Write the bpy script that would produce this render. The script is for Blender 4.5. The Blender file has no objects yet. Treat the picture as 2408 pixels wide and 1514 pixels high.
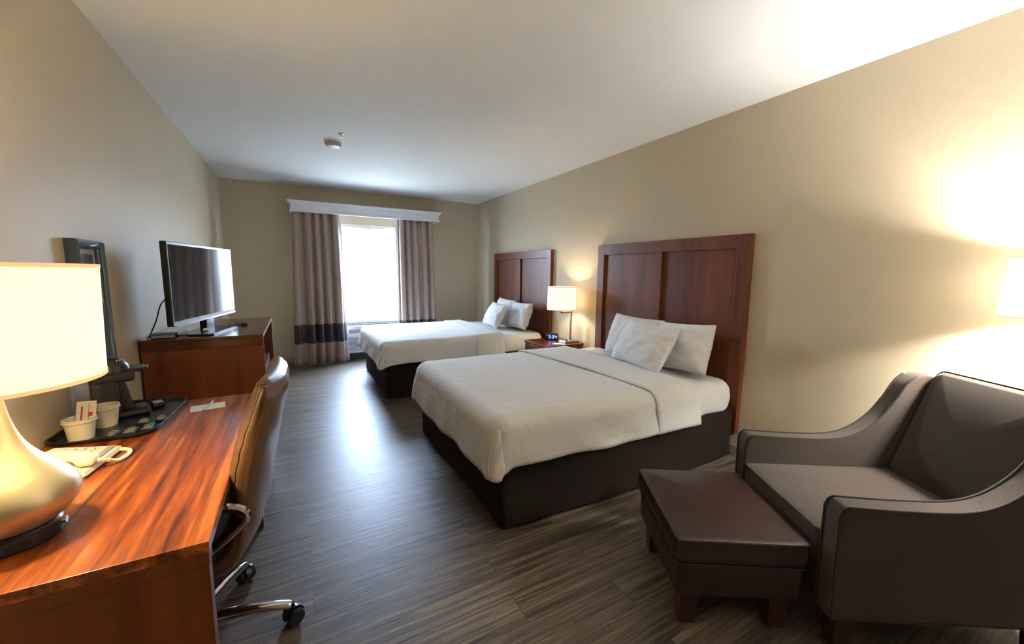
import bpy, bmesh, math, random
from mathutils import Vector, Matrix, noise
PI = math.pi
R = math.radians
random.seed(7)
SC = bpy.context.scene
COL = SC.collection

# ------------------------------------------------------------------ room numbers (metres)
XL, XR, YF, YB, ZC = -0.848, 2.98, 6.729, -2.6, 2.654

# ------------------------------------------------------------------ materials
def new_mat(name):
    m = bpy.data.materials.new(name); m.use_nodes = True
    nt = m.node_tree; nt.nodes.clear()
    out = nt.nodes.new('ShaderNodeOutputMaterial')
    return m, nt, out
def N(nt, t, **kw):
    n = nt.nodes.new(t)
    for k, v in kw.items():
        if k.startswith('in_'):
            n.inputs[k[3:].replace('_', ' ')].default_value = v
        else: setattr(n, k, v)
    return n
def L(nt, a, b): nt.links.new(a, b)
def ramp(nt, stops, fac=None, interp='LINEAR'):
    r = nt.nodes.new('ShaderNodeValToRGB'); cr = r.color_ramp; cr.interpolation = interp
    cr.elements[0].position = stops[0][0]; cr.elements[0].color = (*stops[0][1], 1)
    cr.elements[1].position = stops[-1][0]; cr.elements[1].color = (*stops[-1][1], 1)
    for p, c in stops[1:-1]:
        e = cr.elements.new(p); e.color = (*c, 1)
    if fac is not None: L(nt, fac, r.inputs['Fac'])
    return r
def bump(nt, height, strength, dist, normal=None):
    b = N(nt, 'ShaderNodeBump'); b.inputs['Strength'].default_value = strength; b.inputs['Distance'].default_value = dist
    L(nt, height, b.inputs['Height'])
    return b
def simple(name, col, rough=.5, metal=0., noise_s=None, var=.1, bump_s=None, bump_k=.2, bump_d=.001, coat=0., spec=.5, sheen=0., stretch=(1, 1, 1)):
    m, nt, out = new_mat(name)
    p = N(nt, 'ShaderNodeBsdfPrincipled')
    p.inputs['Roughness'].default_value = rough; p.inputs['Metallic'].default_value = metal
    p.inputs['Specular IOR Level'].default_value = spec
    p.inputs['Coat Weight'].default_value = coat; p.inputs['Coat Roughness'].default_value = .12
    p.inputs['Sheen Weight'].default_value = sheen
    tc = N(nt, 'ShaderNodeTexCoord'); mp = N(nt, 'ShaderNodeMapping'); mp.inputs['Scale'].default_value = stretch
    L(nt, tc.outputs['Object'], mp.inputs['Vector'])
    n = N(nt, 'ShaderNodeTexNoise'); n.inputs['Scale'].default_value = noise_s or 6; n.inputs['Detail'].default_value = 4
    L(nt, mp.outputs['Vector'], n.inputs['Vector'])
    d = tuple(c * (1 - var) for c in col); u = tuple(min(1, c * (1 + var)) for c in col)
    r = ramp(nt, [(.3, d), (.7, u)], n.outputs['Fac'])
    L(nt, r.outputs['Color'], p.inputs['Base Color'])
    if bump_s:
        n2 = N(nt, 'ShaderNodeTexNoise'); n2.inputs['Scale'].default_value = bump_s; n2.inputs['Detail'].default_value = 3
        L(nt, mp.outputs['Vector'], n2.inputs['Vector'])
        b = bump(nt, n2.outputs['Fac'], bump_k, bump_d); L(nt, b.outputs['Normal'], p.inputs['Normal'])
    L(nt, p.outputs['BSDF'], out.inputs['Surface'])
    return m
def wood(name, stops, axis='x', scale=3., rough=.25, coat=.4, stretch=14, distort=1.2, bump_k=.03):
    m, nt, out = new_mat(name)
    p = N(nt, 'ShaderNodeBsdfPrincipled'); p.inputs['Roughness'].default_value = rough
    p.inputs['Coat Weight'].default_value = coat; p.inputs['Coat Roughness'].default_value = .26
    tc = N(nt, 'ShaderNodeTexCoord'); mp = N(nt, 'ShaderNodeMapping')
    s = {'x': (1, stretch, stretch), 'y': (stretch, 1, stretch), 'z': (stretch, stretch, 1)}[axis]
    mp.inputs['Scale'].default_value = tuple(v / 4 for v in s)
    L(nt, tc.outputs['Object'], mp.inputs['Vector'])
    n0 = N(nt, 'ShaderNodeTexNoise'); n0.inputs['Scale'].default_value = scale; n0.inputs['Detail'].default_value = 5; n0.inputs['Distortion'].default_value = distort
    L(nt, mp.outputs['Vector'], n0.inputs['Vector'])
    n1 = N(nt, 'ShaderNodeTexNoise'); n1.inputs['Scale'].default_value = scale * 5; n1.inputs['Detail'].default_value = 6; n1.inputs['Roughness'].default_value = .65
    L(nt, mp.outputs['Vector'], n1.inputs['Vector'])
    mx = N(nt, 'ShaderNodeMix'); mx.data_type = 'FLOAT'; mx.inputs[0].default_value = .36
    L(nt, n0.outputs['Fac'], mx.inputs[2]); L(nt, n1.outputs['Fac'], mx.inputs[3])
    r = ramp(nt, stops, mx.outputs[0]); L(nt, r.outputs['Color'], p.inputs['Base Color'])
    b = bump(nt, n1.outputs['Fac'], bump_k, .001); L(nt, b.outputs['Normal'], p.inputs['Normal'])
    L(nt, p.outputs['BSDF'], out.inputs['Surface'])
    return m
def emit(name, col, strength):
    m, nt, out = new_mat(name)
    e = N(nt, 'ShaderNodeEmission'); e.inputs['Color'].default_value = (*col, 1); e.inputs['Strength'].default_value = strength
    L(nt, e.outputs['Emission'], out.inputs['Surface']); return m

def floor_mat():
    m, nt, out = new_mat('grey_brown_vinyl_planks')
    p = N(nt, 'ShaderNodeBsdfPrincipled'); p.inputs['Specular IOR Level'].default_value = .5
    tc = N(nt, 'ShaderNodeTexCoord')
    br = N(nt, 'ShaderNodeTexBrick'); br.offset = .37; br.inputs['Scale'].default_value = 1
    br.inputs['Brick Width'].default_value = 1.22; br.inputs['Row Height'].default_value = .152
    br.inputs['Mortar Size'].default_value = .0012; br.inputs['Mortar Smooth'].default_value = .2
    br.inputs['Color1'].default_value = (.0, .0, .0, 1); br.inputs['Color2'].default_value = (1, 1, 1, 1); br.inputs['Mortar'].default_value = (.5, .5, .5, 1)
    L(nt, tc.outputs['Object'], br.inputs['Vector'])
    # shift the grain of every plank
    sh = N(nt, 'ShaderNodeVectorMath', operation='SCALE'); sh.inputs[3].default_value = 7.3
    L(nt, br.outputs['Color'], sh.inputs[0])
    ad = N(nt, 'ShaderNodeVectorMath', operation='ADD'); L(nt, tc.outputs['Object'], ad.inputs[0]); L(nt, sh.outputs[0], ad.inputs[1])
    mp = N(nt, 'ShaderNodeMapping'); mp.inputs['Scale'].default_value = (.8, 20, 1); L(nt, ad.outputs[0], mp.inputs['Vector'])
    n0 = N(nt, 'ShaderNodeTexNoise'); n0.inputs['Scale'].default_value = 2.2; n0.inputs['Detail'].default_value = 6; n0.inputs['Roughness'].default_value = .62; n0.inputs['Distortion'].default_value = .5
    L(nt, mp.outputs['Vector'], n0.inputs['Vector'])
    mp2 = N(nt, 'ShaderNodeMapping'); mp2.inputs['Scale'].default_value = (3, 130, 1); L(nt, ad.outputs[0], mp2.inputs['Vector'])
    n1 = N(nt, 'ShaderNodeTexNoise'); n1.inputs['Scale'].default_value = 2; n1.inputs['Detail'].default_value = 3
    L(nt, mp2.outputs['Vector'], n1.inputs['Vector'])
    mx = N(nt, 'ShaderNodeMix'); mx.data_type = 'FLOAT'; mx.inputs[0].default_value = .3
    L(nt, n0.outputs['Fac'], mx.inputs[2]); L(nt, n1.outputs['Fac'], mx.inputs[3])
    r = ramp(nt, [(.36, (.030, .020, .0135)), (.45, (.088, .065, .046)), (.53, (.152, .116, .084)), (.66, (.30, .237, .172))], mx.outputs[0])
    tone = N(nt, 'ShaderNodeMix'); tone.data_type = 'RGBA'; tone.blend_type = 'MULTIPLY'; tone.inputs[0].default_value = .45
    tr = ramp(nt, [(0, (.72, .70, .70)), (1, (1.0, 1.0, 1.0))], br.outputs['Color'])
    L(nt, r.outputs['Color'], tone.inputs[6]); L(nt, tr.outputs['Color'], tone.inputs[7])
    jo = N(nt, 'ShaderNodeMix'); jo.data_type = 'RGBA'; jo.inputs[7].default_value = (.012, .01, .009, 1)
    L(nt, br.outputs['Fac'], jo.inputs[0]); L(nt, tone.outputs[2], jo.inputs[6])
    L(nt, jo.outputs[2], p.inputs['Base Color'])
    rr = N(nt, 'ShaderNodeMapRange'); rr.inputs[3].default_value = .32; rr.inputs[4].default_value = .52
    L(nt, n1.outputs['Fac'], rr.inputs[0]); L(nt, rr.outputs[0], p.inputs['Roughness'])
    b = bump(nt, mx.outputs[0], .55, .0022); L(nt, b.outputs['Normal'], p.inputs['Normal'])
    p.inputs['Coat Weight'].default_value = .22; p.inputs['Coat Roughness'].default_value = .42; L(nt, b.outputs['Normal'], p.inputs['Coat Normal'])
    L(nt, p.outputs['BSDF'], out.inputs['Surface']); return m

def wall_mat():
    m, nt, out = new_mat('beige_orange_peel_paint')
    p = N(nt, 'ShaderNodeBsdfPrincipled'); p.inputs['Roughness'].default_value = .55; p.inputs['Specular IOR Level'].default_value = .3
    tc = N(nt, 'ShaderNodeTexCoord')
    n = N(nt, 'ShaderNodeTexNoise'); n.inputs['Scale'].default_value = 75; n.inputs['Detail'].default_value = 2
    L(nt, tc.outputs['Object'], n.inputs['Vector'])
    n2 = N(nt, 'ShaderNodeTexNoise'); n2.inputs['Scale'].default_value = 1.5; L(nt, tc.outputs['Object'], n2.inputs['Vector'])
    r = ramp(nt, [(.3, WALLC), (.7, tuple(c * 1.04 for c in WALLC))], n2.outputs['Fac'])
    L(nt, r.outputs['Color'], p.inputs['Base Color'])
    b = bump(nt, n.outputs['Fac'], .22, .003); L(nt, b.outputs['Normal'], p.inputs['Normal'])
    L(nt, p.outputs['BSDF'], out.inputs['Surface']); return m
WALLC = (.57, .48, .335)

def weave_mat(name, c1, c2, sc=330, rough=.95, sheen=.25):
    m, nt, out = new_mat(name)
    p = N(nt, 'ShaderNodeBsdfPrincipled'); p.inputs['Roughness'].default_value = rough; p.inputs['Sheen Weight'].default_value = sheen
    p.inputs['Specular IOR Level'].default_value = .2
    tc = N(nt, 'ShaderNodeTexCoord'); mp = N(nt, 'ShaderNodeMapping'); mp.inputs['Scale'].default_value = (.5, .5, 1.6)
    L(nt, tc.outputs['Object'], mp.inputs['Vector'])
    n = N(nt, 'ShaderNodeTexNoise'); n.inputs['Scale'].default_value = sc; n.inputs['Detail'].default_value = 2; L(nt, mp.outputs['Vector'], n.inputs['Vector'])
    w = N(nt, 'ShaderNodeTexWave'); w.bands_direction = 'DIAGONAL'; w.inputs['Scale'].default_value = sc / 2; w.inputs['Distortion'].default_value = 6
    L(nt, tc.outputs['Object'], w.inputs['Vector'])
    mx = N(nt, 'ShaderNodeMix'); mx.data_type = 'FLOAT'; mx.inputs[0].default_value = .5; L(nt, n.outputs['Fac'], mx.inputs[2]); L(nt, w.outputs['Fac'], mx.inputs[3])
    r = ramp(nt, [(.25, c1), (.75, c2)], mx.outputs[0]); L(nt, r.outputs['Color'], p.inputs['Base Color'])
    b = bump(nt, mx.outputs[0], .3, .0008); L(nt, b.outputs['Normal'], p.inputs['Normal'])
    L(nt, p.outputs['BSDF'], out.inputs['Surface']); return m

def linen_mat(name, col):
    m, nt, out = new_mat(name)
    p = N(nt, 'ShaderNodeBsdfPrincipled'); p.inputs['Roughness'].default_value = .85; p.inputs['Sheen Weight'].default_value = .15
    p.inputs['Specular IOR Level'].default_value = .2
    p.inputs['Base Color'].default_value = (*col, 1)
    tc = N(nt, 'ShaderNodeTexCoord')
    n = N(nt, 'ShaderNodeTexNoise'); n.inputs['Scale'].default_value = 5; n.inputs['Detail'].default_value = 4; n.inputs['Distortion'].default_value = 1.6
    L(nt, tc.outputs['Object'], n.inputs['Vector'])
    n2 = N(nt, 'ShaderNodeTexNoise'); n2.inputs['Scale'].default_value = 22; n2.inputs['Detail'].default_value = 3; n2.inputs['Distortion'].default_value = .8
    L(nt, tc.outputs['Object'], n2.inputs['Vector'])
    b = bump(nt, n.outputs['Fac'], .32, .03); b2 = bump(nt, n2.outputs['Fac'], .22, .006)
    L(nt, b.outputs['Normal'], b2.inputs['Normal']); L(nt, b2.outputs['Normal'], p.inputs['Normal'])
    L(nt, p.outputs['BSDF'], out.inputs['Surface']); return m

def curtain_mat():
    m, nt, out = new_mat('taupe_satin_with_dark_band')
    p = N(nt, 'ShaderNodeBsdfPrincipled'); p.inputs['Roughness'].default_value = .34; p.inputs['Sheen Weight'].default_value = .3
    tc = N(nt, 'ShaderNodeTexCoord'); sx = N(nt, 'ShaderNodeSeparateXYZ'); L(nt, tc.outputs['Object'], sx.inputs[0])
    mr = N(nt, 'ShaderNodeMapRange'); mr.inputs[1].default_value = 0; mr.inputs[2].default_value = 2.3; L(nt, sx.outputs['Z'], mr.inputs[0])
    a = (.46, .335, .275); d = (.040, .022, .026)
    r = ramp(nt, [(0, a), (.338 / 2.3, d), (.612 / 2.3, a), (1, a)], mr.outputs[0], 'CONSTANT')
    n = N(nt, 'ShaderNodeTexNoise'); n.inputs['Scale'].default_value = 220; mp = N(nt, 'ShaderNodeMapping'); mp.inputs['Scale'].default_value = (1, 1, .03)
    L(nt, tc.outputs['Object'], mp.inputs['Vector']); L(nt, mp.outputs['Vector'], n.inputs['Vector'])
    mx = N(nt, 'ShaderNodeMix'); mx.data_type = 'RGBA'; mx.blend_type = 'MULTIPLY'; mx.inputs[0].default_value = .35
    L(nt, r.outputs['Color'], mx.inputs[6]); L(nt, n.outputs['Color'], mx.inputs[7])
    L(nt, mx.outputs[2], p.inputs['Base Color'])
    L(nt, p.outputs['BSDF'], out.inputs['Surface']); return m

def shade_mat(name, col, strength, trans=(.85, .75, .58)):
    # lit cloth lampshade: lets the bulb's light through and glows
    m, nt, out = new_mat(name)
    t = N(nt, 'ShaderNodeBsdfTranslucent'); t.inputs['Color'].default_value = (*trans, 1)
    d = N(nt, 'ShaderNodeBsdfDiffuse'); d.inputs['Color'].default_value = (.8, .74, .62, 1)
    mx = N(nt, 'ShaderNodeMixShader'); mx.inputs[0].default_value = .45
    L(nt, d.outputs[0], mx.inputs[1]); L(nt, t.outputs[0], mx.inputs[2])
    e = N(nt, 'ShaderNodeEmission'); e.inputs['Color'].default_value = (*col, 1); e.inputs['Strength'].default_value = strength
    ad = N(nt, 'ShaderNodeAddShader'); L(nt, mx.outputs[0], ad.inputs[0]); L(nt, e.outputs[0], ad.inputs[1])
    L(nt, ad.outputs[0], out.inputs['Surface']); return m

def glass_mat(name, tint=(1, 1, 1), refl=.06, rough=.0):
    m, nt, out = new_mat(name)
    t = N(nt, 'ShaderNodeBsdfTransparent'); t.inputs['Color'].default_value = (*tint, 1)
    g = N(nt, 'ShaderNodeBsdfGlossy'); g.inputs['Roughness'].default_value = rough
    lw = N(nt, 'ShaderNodeLayerWeight'); lw.inputs['Blend'].default_value = .5
    pw = N(nt, 'ShaderNodeMath', operation='POWER'); pw.inputs[1].default_value = 5; L(nt, lw.outputs['Facing'], pw.inputs[0])
    f = N(nt, 'ShaderNodeMath', operation='MULTIPLY_ADD'); f.inputs[1].default_value = .92; f.inputs[2].default_value = .04; L(nt, pw.outputs[0], f.inputs[0])
    mx = N(nt, 'ShaderNodeMixShader'); L(nt, f.outputs[0], mx.inputs[0]); L(nt, t.outputs[0], mx.inputs[1]); L(nt, g.outputs[0], mx.inputs[2])
    L(nt, mx.outputs[0], out.inputs['Surface']); return m

M = {}
M['wall'] = wall_mat()
M['ceiling'] = simple('white_ceiling_paint', (.80, .80, .79), .75, bump_s=60, bump_k=.12, bump_d=.003, var=.01, spec=.2)
M['floor'] = floor_mat()
M['trim'] = simple('white_trim_paint', (.78, .78, .80), .4, var=.02)
M['base'] = simple('beige_baseboard', (.36, .29, .20), .5, var=.05)
M['cherry'] = wood('dark_cherry_wood', [(.30, (.050, .0085, .0014)), (.5, (.140, .030, .0042)), (.72, (.225, .054, .0075))], 'z', 2.2, .42, .12, 10, .6)
M['cherry_h'] = wood('dark_cherry_wood_horizontal', [(.30, (.042, .0075, .0020)), (.5, (.105, .021, .0045)), (.72, (.165, .037, .008))], 'x', 2.2, .24, .35, 10, .6)
M['desktop'] = wood('orange_walnut_laminate', [(.36, (.045, .008, .003)), (.43, (.15, .030, .007)), (.48, (.24, .052, .010)), (.54, (.34, .085, .016)), (.60, (.50, .155, .034)), (.70, (.60, .21, .05))], 'y', 3.6, .30, .30, 19, 1.1)
M['darkwood'] = wood('dark_walnut_legs', [(.3, (.02, .006, .004)), (.6, (.05, .013, .008)), (.8, (.07, .02, .012))], 'z', 3, .35, .2, 8)
M['black'] = simple('black_plastic', (.012, .012, .013), .32, var=.05)
M['blackmatte'] = simple('matt_black_plastic', (.016, .016, .017), .55, var=.1)
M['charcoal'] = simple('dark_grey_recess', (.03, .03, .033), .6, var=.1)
M['screen'] = simple('glossy_screen', (.010, .010, .012), .05, var=.0, coat=0, spec=1.0)
M['chrome'] = simple('polished_chrome', (.75, .75, .77), .08, 1., var=.01)
M['nickel'] = simple('brushed_nickel', (.42, .38, .33), .3, 1., var=.05, noise_s=40)
M['gold'] = simple('champagne_metal', (.60, .50, .31), .40, .75, var=.02, bump_s=300, bump_k=.02)
M['white'] = linen_mat('white_bed_linen', (.70, .695, .68))
M['whitep'] = linen_mat('white_pillow_linen', (.76, .755, .745))
M['skirt'] = weave_mat('dark_brown_bed_skirt', (.010, .006, .004), (.021, .0135, .0095), 260, .9, 0)
M['fabric'] = weave_mat('brown_woven_upholstery', (.032, .022, .016), (.078, .057, .041), 300, .95, .12)
M['piping'] = weave_mat('dark_piping', (.016, .011, .008), (.034, .024, .018), 300)
M['leather'] = simple('dark_brown_leather', (.026, .0095, .007), .36, var=.12, noise_s=12, bump_s=190, bump_k=.18, bump_d=.0012, coat=.15)
M['tanleather'] = simple('tan_brown_leather', (.13, .066, .034), .42, var=.10, noise_s=8, bump_s=240, bump_k=.12, bump_d=.001, coat=.1)
M['curtain'] = curtain_mat()
M['sheer'] = simple('white_curtain_lining', (.75, .75, .78), .7, var=.03)
M['plaster_w'] = simple('off_white_plastic', (.60, .58, .53), .4, var=.03)
M['ivory'] = simple('ivory_plastic', (.66, .60, .47), .35, var=.03)
M['paper'] = simple('white_paper', (.78, .77, .74), .7, var=.03)
M['papercup'] = simple('paper_cup', (.70, .64, .50), .65, var=.05, bump_s=40, bump_k=.3, bump_d=.002, stretch=(1, 1, .25))
M['red'] = simple('red_print', (.55, .04, .03), .5)
M['green'] = simple('green_print', (.02, .22, .12), .5)
M['print'] = simple('grey_print', (.42, .42, .40), .5)
M['greyp'] = simple('grey_plastic', (.30, .30, .32), .4)
M['yellow'] = simple('yellow_sticker', (.7, .5, .15), .5)
M['navy_reflect'] = simple('dark_gloss_frame_reflected_blue', (.045, .075, .13), .22, var=.05, coat=.6)  # dark gloss frame; blue of the window's reflection put into its base colour
M['mat'] = simple('cream_picture_mat', (.55, .52, .45), .7)
M['artdark'] = simple('slate_print', (.06, .07, .09), .5, noise_s=9, var=.5)
M['artmid'] = simple('grey_green_print', (.20, .22, .20), .5, noise_s=20, var=.6)
M['artrust'] = simple('rust_print', (.30, .10, .045), .5, noise_s=14, var=.4)
M['bluesig'] = emit('blue_clock_digits', (.16, .34, 1.0), 1.1)
M['bluedim'] = simple('dark_blue_display', (.003, .006, .05), .12, var=.0)
M['pane'] = glass_mat('window_glass')
M['clear'] = glass_mat('clear_film', (.93, .93, .92), rough=.15)
M['fence'] = wood('weathered_fence', [(.3, (.22, .20, .17)), (.5, (.36, .33, .29)), (.8, (.50, .47, .42))], 'x', 2, .8, 0, 6)
M['lawn'] = simple('pale_ground', (.35, .36, .30), .9, noise_s=3, var=.3)
M['shade_desk'] = shade_mat('ivory_lampshade_lit', (1, .80, .50), .12)
M['shade_ns'] = shade_mat('cream_lampshade_lit', (1, .82, .52), .12)
M['shade_fl'] = shade_mat('white_lampshade_lit', (1, .96, .90), .35, (.95, .93, .88))
M['bulb'] = emit('warm_bulb', (1, .8, .5), 8)

# ------------------------------------------------------------------ helpers
def link(o, parent=None):
    COL.objects.link(o)
    if parent is not None: o.parent = parent
    return o
def thing(name, label, cat, loc=(0, 0, 0), rz=0, group=None):
    o = bpy.data.objects.new(name, None); o.empty_display_size = .05; link(o)
    o.location = loc; o.rotation_euler = (0, 0, rz)
    o['label'] = label; o['category'] = cat
    if group: o['group'] = group
    return o
def tag(o, label, cat, group=None):
    o['label'] = label; o['category'] = cat
    if group: o['group'] = group
    return o
def obj(name, bm, mat, parent=None, smooth=True, ang=35, loc=None, rz=None, label=None):
    bmesh.ops.recalc_face_normals(bm, faces=bm.faces)
    me = bpy.data.meshes.new(name); bm.to_mesh(me); bm.free()
    mats = mat if isinstance(mat, (list, tuple)) else [mat]
    for m in mats: me.materials.append(m)
    for p in me.polygons: p.use_smooth = smooth
    if smooth:
        me.set_sharp_from_angle(angle=R(ang))
    o = bpy.data.objects.new(name, me); link(o, parent)
    if smooth and ang < 58:
        w_ = o.modifiers.new('face_normals', 'WEIGHTED_NORMAL'); w_.keep_sharp = True; w_.weight = 60
    if loc is not None: o.location = loc
    if rz is not None: o.rotation_euler = (0, 0, rz)
    if label: o['label'] = label
    return o
def struct(o): o['kind'] = 'structure'; return o
def box(bm, lo, hi, r=0., mi=0, seg=2, rot=None, piv=None):
    g = bmesh.ops.create_cube(bm, size=1)
    vs = g['verts']; c = [(a + b) / 2 for a, b in zip(lo, hi)]; s = [abs(b - a) for a, b in zip(lo, hi)]
    for v in vs: v.co = Vector((v.co.x * s[0] + c[0], v.co.y * s[1] + c[1], v.co.z * s[2] + c[2]))
    fs = set(f for v in vs for f in v.link_faces)
    if r > 0:
        es = list(set(e for f in fs for e in f.edges))
        res = bmesh.ops.bevel(bm, geom=es, offset=min(r, min(s) * .49), segments=seg, profile=.5, affect='EDGES')
        fs = set(res['faces']) | set(f for v in res['verts'] for f in v.link_faces)
        vs = list(set(v for f in fs for v in f.verts))
    for f in fs: f.material_index = mi
    if rot is not None:
        bmesh.ops.rotate(bm, verts=vs, cent=piv or c, matrix=rot)
    return vs
def B(lo, hi, r=0., **k):
    bm = bmesh.new(); box(bm, lo, hi, r, **k); return bm
def grid(bm, pts, closed_u=False, closed_v=False, mi=0, cap=False):
    """pts[i][j] -> quads"""
    rows = [[bm.verts.new(p) for p in row] for row in pts]
    nu, nv = len(rows), len(rows[0])
    for i in range(nu if closed_u else nu - 1):
        for j in range(nv if closed_v else nv - 1):
            q = [rows[i][j], rows[(i + 1) % nu][j], rows[(i + 1) % nu][(j + 1) % nv], rows[i][(j + 1) % nv]]
            try:
                f = bm.faces.new(q); f.material_index = mi
            except ValueError: pass
    if cap:
        for row in (rows[0], rows[-1]):
            try:
                f = bm.faces.new(row); f.material_index = mi
            except ValueError: pass
    return rows
def lathe(bm, prof, seg=48, c=(0, 0, 0), mi=0, cap=True, a0=0, a1=2 * PI):
    pts = [[(c[0] + r * math.cos(a0 + (a1 - a0) * k / seg), c[1] + r * math.sin(a0 + (a1 - a0) * k / seg), c[2] + z) for k in range(seg)] for r, z in prof]
    rows = grid(bm, pts, closed_v=True, mi=mi, cap=cap); return rows
def tube(bm, path, r, seg=10, mi=0, closed=False, smooth_n=0):
    P = [Vector(p) for p in path]
    if smooth_n: P = catmull(P, smooth_n, closed)
    n = len(P); rows = []
    up = Vector((0, 0, 1)); prev = None
    for i in range(n):
        t = (P[(i + 1) % n] - P[i - 1]) if closed else (P[min(i + 1, n - 1)] - P[max(i - 1, 0)])
        t.normalize()
        if prev is None:
            a = t.cross(up)
            if a.length < .1: a = t.cross(Vector((1, 0, 0)))
        else: a = prev - t * prev.dot(t)
        a.normalize(); prev = a; b = t.cross(a)
        rr = r(i / (n - 1)) if callable(r) else r
        rows.append([P[i] + (a * math.cos(2 * PI * k / seg) + b * math.sin(2 * PI * k / seg)) * rr for k in range(seg)])
    grid(bm, rows, closed_u=closed, closed_v=True, mi=mi, cap=not closed)
def catmull(P, n, closed=False):
    out = []; m = len(P)
    for i in range(m if closed else m - 1):
        p0 = P[(i - 1) % m] if closed or i > 0 else P[0]; p1 = P[i]; p2 = P[(i + 1) % m]
        p3 = P[(i + 2) % m] if closed or i + 2 < m else P[-1]
        for k in range(n):
            t = k / n
            out.append(.5 * ((2 * p1) + (-p0 + p2) * t + (2 * p0 - 5 * p1 + 4 * p2 - p3) * t * t + (-p0 + 3 * p1 - 3 * p2 + p3) * t ** 3))
    if not closed: out.append(P[-1].copy())
    return out
def prism(bm, poly, axis, a, b, r=0., mi=0, seg=3):
    """poly: 2D outline; axis 'y': poly=(x,z); 'x': poly=(y,z); 'z': poly=(x,y)"""
    def P(p, t):
        return {'y': (p[0], t, p[1]), 'x': (t, p[0], p[1]), 'z': (p[0], p[1], t)}[axis]
    va = [bm.verts.new(P(p, a)) for p in poly]; vb = [bm.verts.new(P(p, b)) for p in poly]
    fa = bm.faces.new(va); fb = bm.faces.new(list(reversed(vb))); fs = [fa, fb]
    n = len(poly)
    for i in range(n): fs.append(bm.faces.new([va[i], vb[i], vb[(i + 1) % n], va[(i + 1) % n]]))
    for f in fs: f.material_index = mi
    if r > 0:
        es = list(set(fa.edges) | set(fb.edges))
        res = bmesh.ops.bevel(bm, geom=es, offset=r, segments=seg, profile=.5, affect='EDGES', clamp_overlap=True)
        for f in res['faces']: f.material_index = mi
def smooth2(poly, n=4, closed=False):
    return [(p.x, p.y) for p in catmull([Vector((a, b, 0)) for a, b in poly], n, closed)]
def rrect(x0, y0, x1, y1, r, seg=6):
    out = []
    for cx, cy, a in ((x1 - r, y1 - r, 0), (x0 + r, y1 - r, 90), (x0 + r, y0 + r, 180), (x1 - r, y0 + r, 270)):
        for k in range(seg + 1):
            t = R(a + 90 * k / seg); out.append((cx + r * math.cos(t), cy + r * math.sin(t)))
    return out
def cyl(bm, c, r, h, seg=24, mi=0, axis='z', r2=None):
    r2 = r if r2 is None else r2
    rows = []
    for rr, t in ((r, 0), (r2, h)):
        row = []
        for k in range(seg):
            a = 2 * PI * k / seg; u, v = rr * math.cos(a), rr * math.sin(a)
            row.append({'z': (c[0] + u, c[1] + v, c[2] + t), 'x': (c[0] + t, c[1] + u, c[2] + v), 'y': (c[0] + u, c[1] + t, c[2] + v)}[axis])
        rows.append(row)
    grid(bm, rows, closed_v=True, mi=mi, cap=True)

# ------------------------------------------------------------------ camera
yaw, pitch, roll = .5051, .1250, .0122
cam = bpy.data.cameras.new('camera'); co = bpy.data.objects.new('camera', cam); COL.objects.link(co)
fw = Vector((math.sin(yaw) * math.cos(pitch), math.cos(yaw) * math.cos(pitch), -math.sin(pitch)))
rt = Vector((math.cos(yaw), -math.sin(yaw), 0)); up = rt.cross(fw)
rt2 = rt * math.cos(roll) + up * math.sin(roll); up2 = -rt * math.sin(roll) + up * math.cos(roll)
co.matrix_world = Matrix(((rt2.x, up2.x, -fw.x, 0), (rt2.y, up2.y, -fw.y, 0), (rt2.z, up2.z, -fw.z, 1.4177), (0, 0, 0, 1)))
cam.sensor_width = 36; cam.lens = 918.01 / 2408 * 36; cam.clip_start = .02; cam.clip_end = 200
SC.camera = co

# ------------------------------------------------------------------ room shell
T = .16
struct(obj('floor', B((XL - T, YB - T, -.1), (XR + T, YF + T, 0)), M['floor'], smooth=False))
struct(obj('ceiling', B((XL - T, YB - T, ZC), (XR + T, YF + T, ZC + .1)), M['ceiling'], smooth=False))
struct(obj('wall_left', B((XL - T, YB - T, 0), (XL, YF + T, ZC)), M['wall'], smooth=False))
struct(obj('wall_right', B((XR, YB - T, 0), (XR + T, YF + T, ZC)), M['wall'], smooth=False))
struct(obj('wall_back', B((XL, YB - T, 0), (XR, YB, ZC)), M['wall'], smooth=False))
WX0, WX1, WZ0, WZ1 = .54, 1.585, .565, 2.14
bm = bmesh.new()
box(bm, (XL, YF, 0), (WX0, YF + T, ZC)); box(bm, (WX1, YF, 0), (XR, YF + T, ZC))
box(bm, (WX0, YF, 0), (WX1, YF + T, WZ0)); box(bm, (WX0, YF, WZ1), (WX1, YF + T, ZC))
struct(obj('wall_far', bm, M['wall'], smooth=False))
bh = .09
struct(obj('baseboard_right', B((XR - .012, YB, 0), (XR, YF, bh), .004), M['base']))
struct(obj('baseboard_left', B((XL, YB, 0), (XL + .012, YF, bh), .004), M['base']))
struct(obj('baseboard_far', B((XL + .012, YF - .012, 0), (XR - .012, YF, bh), .004), M['base']))
# window
bm = bmesh.new(); f = .045
for lo, hi in (((WX0, YF + .05, WZ0), (WX0 + f, YF + .12, WZ1)), ((WX1 - f, YF + .05, WZ0), (WX1, YF + .12, WZ1)),
               ((WX0, YF + .05, WZ1 - f), (WX1, YF + .12, WZ1)), ((WX0, YF + .05, WZ0), (WX1, YF + .12, WZ0 + f))):
    box(bm, lo, hi, .004)
win = struct(obj('window_1', bm, M['trim']))
obj('window_pane', B((WX0 + f, YF + .082, WZ0 + f), (WX1 - f, YF + .086, WZ1 - f)), M['pane'], win, smooth=False)
obj('window_sill', B((WX0 - .03, YF - .03, WZ0 - .02), (WX1 + .03, YF + .05, WZ0), .004), M['charcoal'], win)

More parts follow.
